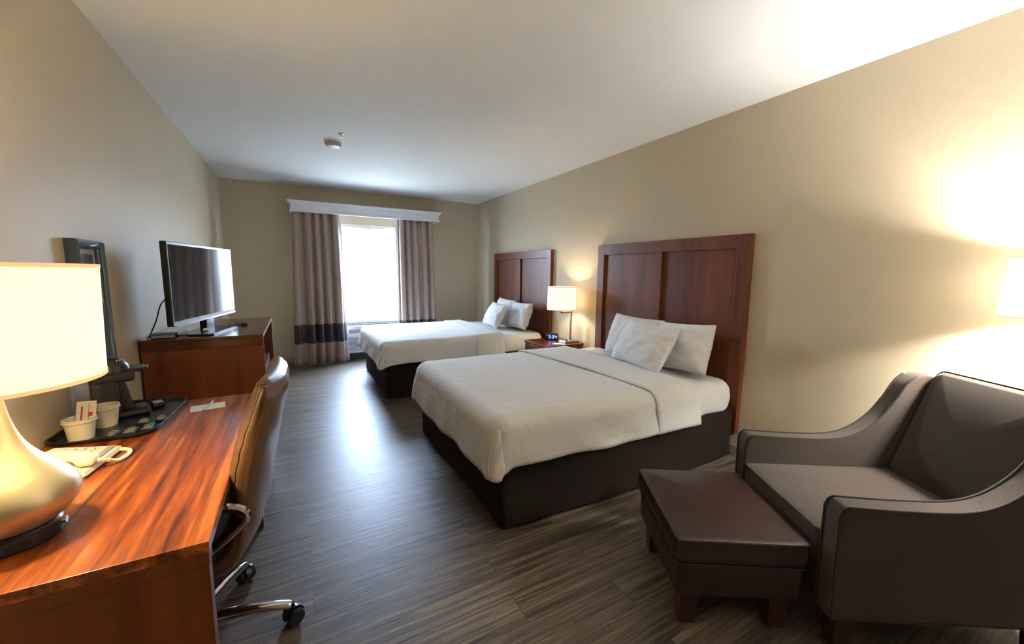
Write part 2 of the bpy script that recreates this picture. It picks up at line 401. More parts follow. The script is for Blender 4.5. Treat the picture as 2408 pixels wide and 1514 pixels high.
# outside
struct(obj('ground', B((-12, YF + T, -.25), (14, 26, -.12)), M['lawn'], smooth=False))
fen = thing('wooden_fence', 'weathered board fence standing outside beyond the window', 'fence', (0, 9.6, -.12))
for i in range(5):
    zb = .1 + i * .42
    obj('fence_rail', B((-4, .03, zb + .16), (6.5, .07, zb + .24), .004), M['fence'], fen)
bm = bmesh.new()
for i in range(70):
    x = -4 + i * .15
    box(bm, (x, 0, 0), (x + .143, .025, 2.1 + .02 * math.sin(i * 2.3)), .003)
obj('fence_boards', bm, M['fence'], fen)
for x in (-4, -1.6, .8, 3.2, 5.6):
    obj('fence_post', B((x, .07, 0), (x + .1, .17, 2.2), .006), M['fence'], fen)

# ------------------------------------------------------------------ valance and curtains
v = thing('window_valance', 'white crown-moulded cornice box above the curtains', 'valance', (1.06, YF, 2.24))
bm = bmesh.new(); hw = 1.07
# moulded profile (outward distance, height), run round front and two returns
prof = [(.0, .0), (.018, .0), (.018, .022), (.006, .03), (.006, .10), (.012, .108), (.020, .118), (.036, .130), (.044, .14), (.044, .155), (-.02, .155), (-.02, .0)]
rows = []
for o_, z_ in prof:
    rows.append([(-hw - o_, -.002, z_), (-hw - o_, -.30 - o_, z_), (hw + o_, -.30 - o_, z_), (hw + o_, -.002, z_)])
grid(bm, rows, closed_u=True)
obj('cornice_board', bm, M['trim'], v, ang=25)
obj('dust_board', B((-hw + .02, -.295, .135), (hw - .02, -.002, .15)), M['trim'], v)
obj('curtain_track', B((-hw + .05, -.23, .10), (hw - .05, -.20, .125), .003), M['plaster_w'], v)

def curtain(x0t, x1t, x0b, x1b, folds, label, seed, inner):
    y0 = 6.505
    t = thing('curtain', label, 'curtain', (0, 0, 0), group='taupe curtains beside the window')
    nu, nv = folds * 14, 26
    pts = []
    for j in range(nv + 1):
        z = 2.335 * (1 - j / nv) + .012
        k = j / nv; row = []
        for i in range(nu + 1):
            s = i / nu
            x = (x0t + (x1t - x0t) * s) * (1 - k) + (x0b + (x1b - x0b) * s) * k
            ph = s * folds * 2 * PI + .9 * math.sin(s * 9 + seed) + .35 * math.sin(k * 3 + s * 5)
            amp = .034 + .016 * k + .008 * math.sin(s * 17 + seed)
            y = y0 - .03 * k + amp * math.cos(ph) + .01 * noise.noise((s * 6, k * 3, seed))
            x += .014 * math.sin(ph * 2 + 1) * (1 if 0 < i < nu else 0)
            row.append((x, y, z))
        pts.append(row)
    bm = bmesh.new(); grid(bm, pts)
    o = obj('drape', bm, M['curtain'], t, ang=80)
    m = o.modifiers.new('thickness', 'SOLIDIFY'); m.thickness = .004
    # white lining showing along the window-side edge
    pts = []
    xs = (x1t, x1b) if inner > 0 else (x0t, x0b)
    for j in range(nv + 1):
        k = j / nv; z = 2.335 * (1 - k) + .02; x = xs[0] * (1 - k) + xs[1] * k
        w = .022 + .006 * math.sin(k * 8)
        pts.append([(x + inner * (-.035 + q * (w + .035)), y0 + .058 + .006 * math.sin(q * 5 + k * 6), z) for q in (0, .33, .66, 1)])
    bm = bmesh.new(); grid(bm, pts)
    o = obj('curtain_lining', bm, M['sheer'], t, label='white lining edge')
    m = o.modifiers.new('thickness', 'SOLIDIFY'); m.thickness = .002
curtain(.005, .615, -.07, .665, 5, 'taupe floor-length curtain with dark band, left of the window', 1.3, 1)
curtain(1.475, 2.06, 1.475, 2.11, 5, 'taupe curtain with dark band, right of the window behind the far bed', 4.1, -1)

# ------------------------------------------------------------------ wall air conditioner
ac = thing('air_conditioner', 'white louvred wall air conditioner under the window', 'air conditioner', (1.13, YF - .004, 0))
bm = bmesh.new()
box(bm, (-.52, -.11, .11), (.52, 0, .15), .006); box(bm, (-.52, -.11, .37), (.52, 0, .545), .012)
box(bm, (-.52, -.11, .11), (-.49, 0, .5), .004); box(bm, (.49, -.11, .11), (.52, 0, .5), .004)
box(bm, (-.52, -.05, .11), (.52, 0, .5)); box(bm, (-.52, -.122, .355), (.52, -.105, .372), .004)
obj('housing', bm, M['trim'], ac)
bm = bmesh.new()
for i in range(9):
    z = .165 + i * .0225
    box(bm, (-.49, -.110, z), (.49, -.080, z + .006), .001, rot=Matrix.Rotation(R(-28), 3, 'X'))
obj('louvre_grille', bm, M['trim'], ac)
obj('control_panel', B((-.43, -.113, .43), (-.2, -.108, .49), .002), M['greyp'], ac)
obj('base_plinth', B((-.5, -.09, 0), (.5, -.005, .108)), M['charcoal'], ac)

# ------------------------------------------------------------------ headboards
def headboard(y0, y1, label):
    x = XR - .05; w = y1 - y0; H = 1.727
    t = thing('headboard', label, 'headboard', (XR, y0, 0), group='cherry headboards fixed to the right wall')
    st = .10; tr = .105; ms = .075; c = w / 2
    bm = bmesh.new()
    for lo, hi in (((-.052, 0, .20), (-.004, st, H)), ((-.052, w - st, .20), (-.004, w, H)),
                   ((-.052, st, H - tr), (-.004, w - st, H)), ((-.052, st, .20), (-.004, w - st, .34)),
                   ((-.052, c - ms / 2, .34), (-.004, c + ms / 2, H - tr))):
        box(bm, lo, hi, .003)
    obj('frame', bm, M['cherry'], t)
    for a, b in ((st, c - ms / 2), (c + ms / 2, w - st)):
        obj('panel', B((-.026, a - .005, .335), (-.006, b + .005, H - tr + .005), 0), M['cherry'], t, smooth=False)
    return t
headboard(1.700, 3.359, 'dark cherry two-panel headboard behind the nearer bed')
headboard(4.274, 5.936, 'dark cherry two-panel headboard behind the bed by the window')

# ------------------------------------------------------------------ beds
def outline(x0, x1, y0, y1, r, n=7, step=.07, openx=None):
    """rounded outline; list of (x,y,nx,ny,tag). open path when openx given: starts at (openx,y0) goes to the foot (x0) and back to (openx,y1)"""
    out = []
    def seg(ax, ay, bx, by, nx, ny):
        d = math.hypot(bx - ax, by - ay); k = max(2, int(d / step))
        for i in range(k): out.append((ax + (bx - ax) * i / k, ay + (by - ay) * i / k, nx, ny))
    def arc(cx, cy, a0, a1):
        for i in range(n):
            a = R(a0 + (a1 - a0) * i / n); out.append((cx + r * math.cos(a), cy + r * math.sin(a), math.cos(a), math.sin(a)))
    X1 = openx if openx is not None else x1 - r
    seg(X1, y0, x0 + r, y0, 0, -1); arc(x0 + r, y0 + r, 270, 180)
    seg(x0, y0 + r, x0, y1 - r, -1, 0); arc(x0 + r, y1 - r, 180, 90)
    seg(x0 + r, y1, X1, y1, 0, 1)
    if openx is None:
        arc(x1 - r, y1 - r, 90, 0); seg(x1, y1 - r, x1, y0 + r, 1, 0); arc(x1 - r, y0 + r, 0, -90)
    else: out.append((X1, y1, 0, 1))
    return out

def bed(label, x0, y0, y1, seed):
    t = thing('bed', label, 'bed', (0, 0, 0), group='two matching beds with white mattresses and brown skirts')
    x1 = XR - .082
    # skirt
    ol = outline(x0, x1, y0, y1, .035, 4, .05)
    rows = []
    nz = 10
    for j in range(nz + 1):
        k = j / nz; z = .405 - (.405 - .022) * k; row = []
        for (x, y, nx, ny) in ol:
            s = (x * 1.3 + y * 1.7)
            d = .012 * k * math.sin(s * 2.1 + seed) + .008 * k * noise.noise((x * 3, y * 3, k * 2 + seed))
            if ny < -.5: d += .045 * math.sin(PI * min(1, max(0, (x - x0) / 2.0))) * k ** 1.5 + .012 * math.sin((x - x0) * 7 + k * 5) * k * max(0, (x - x0 - 1.0))
            zz = z + (.035 * k * max(0, (x - x0 - .2) / 1.9) if ny < -.5 else 0)
            row.append((x + nx * d, y + ny * d, zz))
        rows.append(row)
    bm = bmesh.new(); grid(bm, rows, closed_v=True)
    bm.faces.new([bm.verts.new((x, y, .405)) for (x, y, _, _) in ol])
    o = obj('bed_skirt', bm, M['skirt'], t, ang=60)
    bm = bmesh.new(); box(bm, (x0 + .05, y0 + .05, .0), (x1 - .02, y1 - .05, .395), .01)
    obj('box_base', bm, M['charcoal'], t)
    # mattress with fitted sheet
    bm = bmesh.new(); rows = []; top = .625; rr = .07
    ol = outline(x0 - .0, x1 - .005, y0, y1, .12, 8, .06)
    P = [(0.0, .408), (.012, .43), (.016, .50), (.010, .555)] + [(.01 - rr * (1 - math.cos(R(a))), .555 + rr * math.sin(R(a))) for a in (20, 40, 60, 80)]
    for d, z in P:
        rows.append([(x + nx * (d + .004 * math.sin(x * 23 + y * 19 + z * 30)), y + ny * (d + .004 * math.sin(x * 23 + y * 19 + z * 30)), z) for (x, y, nx, ny) in ol])
    last = rows[-1]
    for k in (.12, .3, .55, .8, 1):
        rows.append([(x + (min(max(x, x0 + .5), x1 - .5) - x) * k, y + ((y0 + y1) / 2 - y) * k * .95, top - .004 + .010 * math.sin(k * PI / 2)) for (x, y, z) in last])
    r = grid(bm, rows, closed_v=True, cap=True)
    obj('mattress', bm, M['white'], t, ang=60, label='mattress in a white fitted sheet')
    return t

def cover(label, x0, y0, y1, xf0, xf1, xe, hem_s, hem_f, seed, wr=1.):
    """white top cover draped over foot and sides, with the turned-down band at its head end"""
    top = .645; rr = .085
    def shape(x0, xend, y0, y1, lift, hs, hf, openfun, flare, zoff=0, corner=True):
        ol = outline(x0, xend, y0, y1, .10, 9, .035, openx=xend)
        prof = [('d', k / 9) for k in range(9)] + [('a', a) for a in (0, 15, 30, 45, 60, 75, 90)] + [('t', k) for k in (.08, .2, .35, .5, .7, .85, 1)]
        rows = []
        for kind, k in prof:
            row = []
            for (x, y, nx, ny) in ol:
                isf = max(0, -nx); iss = abs(ny)
                hem = hf * isf ** 2 + hs * (1 - isf ** 2)
                hem += .010 * math.sin(x * 5.3 + y * 4.1 + seed) * wr
                cn = (4 * nx * nx * ny * ny) if corner else 0
                if kind == 'd':
                    z = hem + (top - rr - hem) * k
                    d = .006 + .022 * (1 - k) * flare + lift
                    w = (1 - k)
                    d += wr * (.010 * w * noise.noise((x * 4.5, y * 4.5, seed)) + .007 * w * math.sin((x * 14 + y * 13) + 3 * k + seed) + .012 * w * noise.noise((x * 1.6, y * 1.6, seed + 5)))
                    d += cn * .045 * w ** .7; z -= cn * .018 * w
                    px, py = x + nx * d, y + ny * d
                elif kind == 'a':
                    a = R(k); z = top - rr + rr * math.sin(a) + lift
                    d = .006 + lift - rr * (1 - math.cos(a)); px, py = x + nx * d, y + ny * d
                else:
                    cy = (y0 + y1) / 2
                    # inner ring -> midline
                    bx, by = x - nx * rr, y - ny * rr
                    if ny == 0 and nx < 0: ix = x0 + (y1 - y0) / 2
                    ix = max(bx, x0 + rr) if abs(ny) > .99 else bx
                    tx = ix if abs(ny) > .99 else None
                    # foot part collapses towards a point row
                    if abs(ny) > .99:
                        px, py = ix, by + (cy - by) * k
                    else:
                        px = bx + (x0 + .10 - bx) * k
                        py = by + (cy - by) * k
                    e_ = min(1, max(0, px - x0 - rr) / .4, max(0, min(py - y0, y1 - py) - rr) / .4); z = top + lift + .012 * math.sin(e_ * PI / 2) + .004 * wr * noise.noise((px * 3, py * 3, seed)) * min(1, e_ * 4)
                # slanted head-end
                if xend - x < .5 and abs(ny) > .99 or kind == 't':
                    q = max(0, 1 - (xend - px) / .5); px += openfun(py) * q
                row.append((px, py, z + zoff))
            rows.append(row)
        bm = bmesh.new(); grid(bm, rows)
        bmesh.ops.remove_doubles(bm, verts=bm.verts, dist=.0004)
        return bm
    bm = shape(x0, 2.16, y0, y1, 0, hem_s, hem_f, lambda y: 0, 1)
    c = obj('bed_cover', bm, M['white'], ang=80)
    m = c.modifiers.new('thickness', 'SOLIDIFY'); m.thickness = .010; m.offset = 1
    tag(c, label, 'bed cover', 'white covers spread over the beds')
    # band: cross-section strip over the bed
    pts = []; n = 10
    cs = []
    for k in range(9): cs.append((y0 - .014 - .016 * (1 - k / 8), hem_s - .005 + (top - rr - hem_s) * k / 8))
    for a in (15, 30, 45, 60, 75, 90): cs.append((y0 - .014 + rr * (1 - math.cos(R(a))), top - rr + (rr + .014) * math.sin(R(a))))
    for k in range(1, 20): 
        yy = (y0 + rr) + (y1 - y0 - 2 * rr) * k / 20; cs.append((yy, top + .016 + .012 * math.sin(PI * k / 20)))
    for a in (90, 75, 60, 45, 30, 15): cs.append((y1 + .014 - rr * (1 - math.cos(R(a))), top - rr + (rr + .014) * math.sin(R(a))))
    for k in range(8, -1, -1): cs.append((y1 + .014 + .016 * (1 - k / 8), hem_s - .005 + (top - rr - hem_s) * k / 8))
    L_ = len(cs)
    for i in range(n + 1):
        s = i / n; row = []
        for j, (yy, zz) in enumerate(cs):
            near = max(0, 1 - j / 12)
            tt = (yy - y0) / (y1 - y0)
            xa = xf1 + (xf0 - xf1) * tt        # slanted fold line
            x = (xa - .035) + (xe - (xa - .035)) * s
            dn = .008 * noise.noise((x * 5, yy * 5, zz * 4 + seed))
            lip = .001 * math.exp(-(s * 7) ** 2)
            x += .012 * math.sin(zz * 16 + seed) * (1 if zz < top - rr else 0) * (1 - s)
            out_ = -1 if j < 9 else (1 if j > L_ - 10 else 0)
            row.append((x, yy + out_ * (lip + abs(dn)), zz + (0 if out_ else lip + dn * .3)))
        pts.append(row)
    bm = bmesh.new(); grid(bm, pts)
    b = obj('turned_down_band', bm, M['white'], c, ang=80, label='doubled band folded back at the head end')
    m = b.modifiers.new('thickness', 'SOLIDIFY'); m.thickness = .009; m.offset = 1
    # vertical tucked flap at the near foot corner
    a = Vector((x0 + .03, y0 + .02, 0)); nrm = Vector((-1, -1, 0)).normalized(); tan = Vector((1, -1, 0)).normalized()
    pts = []
    for j in range(15):
        k = j / 14; z = .60 - (.60 - (hem_s - .025)) * k; row = []
        w = .012 + .034 * min(1, k * 1.4) * (1 if k < .85 else 1 - (k - .85) * 2.4)
        for i in range(9):
            s = i / 8 * 2 - 1
            d = .020 + .062 * k ** .8 + .030 * k * (1 - s * s) + .004 * math.sin(k * 11 + s * 4)
            p = a + nrm * d + tan * (s * w + .010 * k); row.append((p.x, p.y, z))
        pts.append(row)
    bm = bmesh.new(); grid(bm, pts)
    f_ = obj('corner_pleat', bm, M['white'], c, ang=80)
    m = f_.modifiers.new('thickness', 'SOLIDIFY'); m.thickness = .006; m.offset = 1
    return c

near_bed = bed('brown-skirted bed nearer the armchair', .921, 1.758, 3.288, 0.4)
bed('brown-skirted bed nearer the window', .83, 4.335, 5.87, 2.1)
near_cover = cover('white bed cover on the nearer bed, tucked at its foot corner', .872, 1.735, 3.305, 1.93, 2.05, 2.44, .385, .33, 1.0)
cover('white bed cover on the bed by the window', .775, 4.30, 5.895, 2.06, 1.93, 2.26, .40, .38, 3.0)

# the nearer bed widens a touch towards its head
def family(o):
    yield o
    for c_ in o.children: yield from family(c_)
bpy.context.view_layer.update()
for root in (near_bed, near_cover):
    for o in family(root):
        if o.type == 'MESH':
            for v_ in o.data.vertices: v_.co.y -= .026 * (v_.co.x - .92) * max(0, min(1, (3.3 - v_.co.y) / 1.5))

# ------------------------------------------------------------------ pillows
def pillow(label, loc, w, h, th, lean, yawp, rollp, seed, group):
    """loc = middle of the bottom edge; stands leaning back towards +x"""
    n = 30; rowsF, rowsB = [], []
    def pt(u, v, side):
        # u,v in -1..1
        e = 1 - .045 * (1 - abs(v) ** 3) * (abs(u) ** 6); e2 = 1 - .075 * (1 - u * u) ** 1.0 * (abs(v) ** 6)
        y = u * w / 2 * e; z = v * h / 2 * e2
        t = max(0, (1 - abs(u) ** 2.4)) ** .5 * max(0, (1 - abs(v) ** 2.4)) ** .5
        t *= .5 * th * (1 + .18 * noise.noise((u * 1.7, v * 1.7, seed)))
        t += .010 * noise.noise((u * 3.5 + v * 3, v * 2 - u * 2, seed + 3 + side)) * min(1, (1 - abs(u)) * 8) * min(1, (1 - abs(v)) * 8)
        wv = .007 * noise.noise((u * 6, v * 6, seed + 9))
        return Vector((-side * t + wv * 1.2, y + wv, z + h / 2))
    bm = bmesh.new()
    for side in (1, -1):
        pts = [[pt(math.sin((i / n * 2 - 1) * PI / 2) if False else (i / n * 2 - 1), j / n * 2 - 1, side) for j in range(n + 1)] for i in range(n + 1)]
        grid(bm, pts)
    bmesh.ops.remove_doubles(bm, verts=bm.verts, dist=.0008)
    m = Matrix.Rotation(yawp, 4, 'Z') @ Matrix.Rotation(lean, 4, 'Y') @ Matrix.Rotation(rollp, 4, 'X')
    bmesh.ops.transform(bm, matrix=m, verts=bm.verts)
    o = obj('pillow', bm, M['whitep'], ang=120, loc=loc)
    tag(o, label, 'pillow', group)
    return o
g1 = 'white pillows on the nearer bed'; g2 = 'white pillows on the bed by the window'
pillow('white pillow on the nearer bed, left one against the headboard', (2.65, 2.60, .650), .60, .405, .20, R(20), 0, R(1), 1.1, g1)
pillow('white pillow on the nearer bed, right one against the headboard', (2.65, 2.055, .650), .51, .405, .20, R(20), R(3), R(-3), 2.7, g1)
pillow('white pillow on the nearer bed propped in front of the other two', (2.40, 2.28, .668), .57, .40, .17, R(30), R(-2), R(3), 4.2, g1)
pillow('white pillow on the window-side bed, hindmost against its headboard', (2.67, 5.23, .650), .54, .405, .16, R(20), 0, R(2), 5.5, g2)
pillow('white pillow on the window-side bed, nearest the bedside lamp', (2.67, 4.72, .645), .50, .385, .19, R(20), 0, R(-2), 6.8, g2)
pillow('white pillow on the window-side bed propped in front of the others', (2.41, 5.04, .65), .52, .375, .17, R(28), R(-3), R(1), 8.3, g2)

# ------------------------------------------------------------------ nightstand
ns = thing('nightstand', 'cherry nightstand between the two beds', 'nightstand', (2.44, 3.59, 0))
obj('top', B((-.005, -.005, .575), (.52, .505, .60), .004), M['cherry_h'], ns)
bm = bmesh.new(); box(bm, (0.012, 0, .0), (.515, .02, .575), .002); box(bm, (0.012, .48, .0), (.515, .5, .575), .002); box(bm, (.495, .02, .05), (.515, .48, .575)); box(bm, (.02, .02, .07), (.5, .48, .09)); box(bm, (.012, .02, .0), (.03, .48, .07), .002)
box(bm, (.02, .02, .33), (.5, .48, .345))
obj('cabinet', bm, M['cherry'], ns)
for z0, z1 in ((.345, .57), (.095, .325)):
    d = obj('drawer', B((0.0, .024, z0 + .005), (.45, .476, z1), .003), M['cherry_h'], ns)
    bm = bmesh.new(); zc = z1 - .075
    tube(bm, [(0, .19, zc), (-.022, .19, zc), (-.026, .195, zc), (-.026, .305, zc), (-.022, .31, zc), (0, .31, zc)], .004, 8)
    obj('handle', bm, M['nickel'], d)

# ------------------------------------------------------------------ drum shade helper
def drum(parent, name, c, r0, r1, z0, z1, mat, trimmat, trim=True):
    bm = bmesh.new(); n = 64
    prof = [(r0, z0), (r1, z1), (r1 - .003, z1), (r0 - .003, z0)]
    lathe(bm, prof + [prof[0]], n, c, cap=False)
    bmesh.ops.remove_doubles(bm, verts=bm.verts, dist=.00005)
    s = obj(name, bm, mat, parent)
    for (r, z, hgt) in ((r0, z0, .008), (r1, z1 - .008, .008)):
        bm = bmesh.new(); lathe(bm, [(r + .0015, z - .001), (r + .0015, z + hgt), (r - .0045, z + hgt), (r - .0045, z - .001), (r + .0015, z - .001)], n, c, cap=False)
        obj('shade_rim', bm, trimmat, s)
    # spider fitter
    bm = bmesh.new(); zz = z1 - .03
    for k in range(3):
        a = k * 2 * PI / 3 + .4
        tube(bm, [(c[0], c[1], c[2] + zz - .01), (c[0] + (r1 - .004) * math.cos(a), c[1] + (r1 - .004) * math.sin(a), c[2] + zz + .02)], .002, 6)
    lathe(bm, [(.012, zz - .014), (.012, zz - .006)], 16, c)
    obj('shade_fitter', bm, M['nickel'], s)
    return s
def bulb_light(parent, name, p, watts, col, rad=.035):
    bm = bmesh.new(); bmesh.ops.create_uvsphere(bm, u_segments=20, v_segments=12, radius=.028); 
    b = obj('bulb', bm, M['bulb'], parent, loc=p)
    l = bpy.data.lights.new(name, 'POINT'); l.energy = watts; l.color = col; l.shadow_soft_size = rad
    o = bpy.data.objects.new(name, l); link(o, parent); o.location = (p[0], p[1], p[2])
    b.visible_shadow = True
    return o
TRIM = shade_mat('ivory_shade_trim', (1, .74, .42), .06, (.75, .6, .4))
TRIMG = shade_mat('grey_shade_trim', (1, .85, .65), .02, (.35, .32, .28))

# bedside lamp
bl = thing('bedside_lamp', 'swing-arm nickel bedside lamp with lit cream drum shade', 'lamp', (2.862, 3.722, .60))
obj('lamp_base', B((-.11, -.055, 0), (.095, .075, .022), .006), M['nickel'], bl)
bm = bmesh.new(); box(bm, (-.011, -.011, .02), (.011, .011, .372), .003)
obj('lamp_stem', bm, M['nickel'], bl)
bm = bmesh.new(); box(bm, (-.152, -.009, .352), (.011, .009, .372), .003); box(bm, (-.152, -.009, .352), (-.134, .009, .40), .003)
obj('lamp_arm', bm, M['nickel'], bl)
bm = bmesh.new(); lathe(bm, [(.016, .39), (.018, .40), (.018, .47), (.013, .475)], 20, (-.143, 0, 0)); obj('bulb_socket', bm, M['nickel'], bl)
drum(bl, 'lamp_shade', (-.143, 0, 0), .168, .162, .395, .665, M['shade_ns'], TRIMG)
bulb_light(bl, 'bedside_bulb', (-.143, 0, .53), 11, (1, .85, .62))
bm = bmesh.new(); cyl(bm, (-.06, -.01, .022), .009, .012, 16); obj('switch', bm, M['blackmatte'], bl)

# clock
ck = thing('alarm_clock', 'small black digital clock with glowing blue 5:34 on the nightstand', 'clock', (2.725, 3.915, .60), R(-38))
# local: x to the right of the face, -y faces the viewer
obj('clock_body', B((-.08, 0, .004), (.08, .06, .082), .008), M['black'], ck)
obj('clock_screen', B((-.074, -.002, .012), (.074, .002, .076), .002), M['bluedim'], ck)
bm = bmesh.new()
def seg7(bm, cx, cz, w, h, segs, sl=.12):
    t = .0052
    def q(x0, z0, x1, z1):
        vs = box(bm, (x0, -.0045, z0), (x1, -.0022, z1))
        for v in vs: v.co.x += cx + (v.co.z) * sl; v.co.z += cz
    S = {'a': (-w / 2, h / 2 - t / 2, w / 2, h / 2 + t / 2), 'g': (-w / 2, -t / 2, w / 2, t / 2), 'd': (-w / 2, -h / 2 - t / 2, w / 2, -h / 2 + t / 2),
         'f': (-w / 2 - t / 2, .001, -w / 2 + t / 2, h / 2), 'b': (w / 2 - t / 2, .001, w / 2 + t / 2, h / 2), 'e': (-w / 2 - t / 2, -h / 2, -w / 2 + t / 2, -.001), 'c': (w / 2 - t / 2, -h / 2, w / 2 + t / 2, -.001)}
    for s in segs: q(*S[s])
seg7(bm, -.026, .044, .021, .036, 'afgcd'); seg7(bm, .016, .044, .021, .036, 'abgcd'); seg7(bm, .051, .044, .021, .036, 'fgbc')
for z in (.036, .053): box(bm, (-.0065, -.0045, z - .002), (-.0025, -.0022, z + .002))
box(bm, (-.060, -.0045, .058), (-.056, -.0022, .062))
obj('clock_digits', bm, M['bluesig'], ck, smooth=False)
# card on nightstand
cd = thing('info_card', 'small white printed card lying in front of the clock', 'card', (2.645, 3.70, .60), R(-50))
obj('card_sheet', B((-.036, -.042, .0002), (.036, .042, .002)), M['paper'], cd)
bm = bmesh.new()
for i, wv in enumerate((.055, .045, .058, .03)): box(bm, (-.029, .028 - i * .018, .002), (-.033 + wv, .0315 - i * .018, .0024))
obj('card_text', bm, M['print'], cd, smooth=False)

# ------------------------------------------------------------------ armchair (local x = depth back, y = across, front-near corner at origin)
ac_rot = R(-31.9)
ach = thing('armchair', 'brown woven upholstered armchair with sweeping arms beside the right wall', 'armchair', (1.700, .556, 0), ac_rot)
W = .715; AT = .085
def arm_poly():
    top = smooth2([(.015, .592), (.20, .585), (.40, .588), (.52, .622), (.62, .70), (.69, .80), (.735, .885), (.775, .925)], 5)
    p = [(-.012, .15), (-.02, .40), (-.022, .56), (-.012, .582), (.003, .592)] + top + [(.80, .935), (.84, .935), (.88, .92), (.885, .86), (.87, .60), (.84, .15)]
    return p
AP = arm_poly()
for y0, y1 in ((0, AT), (W - AT, W)):
    bm = bmesh.new(); prism(bm, AP, 'y', y0, y1, .012)
    a = obj('arm', bm, M['fabric'], ach, ang=45)
    for yy in (y0 + .005, y1 - .005):
        bm = bmesh.new(); path = [(p[0] - (.001 if i < 5 else 0), yy, p[1] + .001) for i, p in enumerate(AP[:-6])]
        tube(bm, path, .0048, 8); obj('arm_piping', bm, M['piping'], a)
# back shell + back cushion
bm = bmesh.new()
prism(bm, [(.815, .16), (.835, .60), (.875, .915), (.915, .905), (.885, .60), (.86, .155)], 'y', AT, W - AT, .012)
obj('back_shell', bm, M['fabric'], ach, ang=45)
def cushion(name, parent, mat, ax, u0, u1, v0, v1, t0, t1, crown, rad, frame, pip=True, nn=22, m_=.008, pm='piping'):
    """box cushion: u,v extents, thickness t0..t1, top face crowned; frame maps (u,v,t)->local"""
    bm = bmesh.new()
    ol = rrect(u0, v0, u1, v1, rad, 5)
    cu, cv = (u0 + u1) / 2, (v0 + v1) / 2
    rows = []
    def ring(scale_in, t, crownf=0):
        row = []
        for (u, v) in ol:
            du, dv = cu - u, cv - v; l = math.hypot(du, dv)
            uu, vv = u + du * scale_in, v + dv * scale_in
            e = (1 - abs((uu - cu) / (u1 - cu)) ** 2.2) * (1 - abs((vv - cv) / (v1 - cv)) ** 2.2)
            row.append(frame(uu, vv, t + crownf * max(0, e) ** .6))
        return row
    rows.append(ring(.6, t0)); rows.append(ring(.03, t0)); rows.append(ring(.0, t0 + m_))
    for k in (.25, .5, .75):
        rows.append([frame(u + (u - cu) / (u1 - cu) * .006 * math.sin(PI * k), v + (v - cv) / (v1 - cv) * .006 * math.sin(PI * k), t0 + (t1 - t0) * k) for u, v in ol])
    rows.append(ring(.0, t1 - m_)); rows.append(ring(m_ * .25, t1 - m_ * .35, crown * .1)); rows.append(ring(m_ * .9 + .02, t1, crown))
    for s in (.08, .16, .28, .42, .58, .75, .9, .99): rows.append(ring(s, t1, crown))
    grid(bm, rows, closed_v=True, cap=True)
    o = obj(name, bm, mat, parent, ang=50)
    if pip:
        for t in (t1 - m_ * .6, t0 + m_ * .6):
            bm = bmesh.new(); tube(bm, [frame(u + (u - cu) * .004, v + (v - cv) * .004, t) for u, v in ol], .0040, 6, closed=True)
            obj('cushion_piping', bm, M[pm], o)
    return o
cushion('seat_cushion', ach, M['fabric'], 0, -.022, .70, AT + .004, W - AT - .004, .30, .448, .020, .03, lambda u, v, t: (u, v, t))
# back cushion: plane leaning back; u = up along back, v = across, t = out towards the sitter
ba = math.atan2(.155, .50)
def bf(u, v, t):
    x = .675 + u * math.sin(ba) - t * math.cos(ba); z = .425 + u * math.cos(ba) + t * math.sin(ba)
    return (x, v, z)
cushion('back_cushion', ach, M['fabric'], 0, .0, .572, AT + .006, W - AT - .006, -.085, .0, .045, .04, bf, pip=False, m_=.045)
obj('front_rail', B((-.008, AT, .15), (.03, W - AT, .295), .006), M['fabric'], ach)
obj('seat_deck', B((.03, AT, .16), (.70, W - AT, .29)), M['fabric'], ach)
bm = bmesh.new(); tube(bm, [(-.014, .002, .152), (-.014, W - .002, .152), (.84, W - .002, .152), (.84, .002, .152)], .005, 6, closed=True); obj('base_piping', bm, M['piping'], ach)
for x, y in ((.02, .02), (.02, W - .09), (.76, .02), (.76, W - .09)):
    bm = bmesh.new(); a = .038
    rows = [[(x + .035 + sx * s, y + .035 + sy * s, z) for sx, sy in ((-1, -1), (1, -1), (1, 1), (-1, 1))] for s, z in ((.029, 0), (.037, .15))]
    grid(bm, rows, closed_v=True, cap=True)
    obj('leg', bm, M['darkwood'], ach, smooth=False)

# ------------------------------------------------------------------ ottoman
ot = thing('ottoman', 'dark brown leather ottoman in front of the armchair', 'ottoman', (1.700, .556, 0), ac_rot)
U0, U1, V0, V1 = -.560, -.072, .068, .612
fr = lambda u, v, t: (u, v, t)
cushion('cushion_top', ot, M['leather'], 0, U0 - .006, U1 + .006, V0 - .006, V1 + .006, .292, .398, .012, .022, fr, pm='leather')
o_ = ot.children[-1]
bm = bmesh.new(); box(bm, (U0 + .004, V0 + .004, .150), (U1 - .004, V1 - .004, .293), .012, seg=3); obj('base_box', bm, M['leather'], ot)
for k, (x, y) in enumerate(((U0 + .03, V0 + .03), (U0 + .03, V1 - .105), (U1 - .105, V0 + .03), (U1 - .105, V1 - .105))):
    bm = bmesh.new()
    rows = [[(x + .0375 + sx * s, y + .0375 + sy * s, z) for sx, sy in ((-1, -1), (1, -1), (1, 1), (-1, 1))] for s, z in ((.030, 0), (.0375, .15))]
    grid(bm, rows, closed_v=True, cap=True); obj('leg', bm, M['darkwood'], ot, smooth=False)

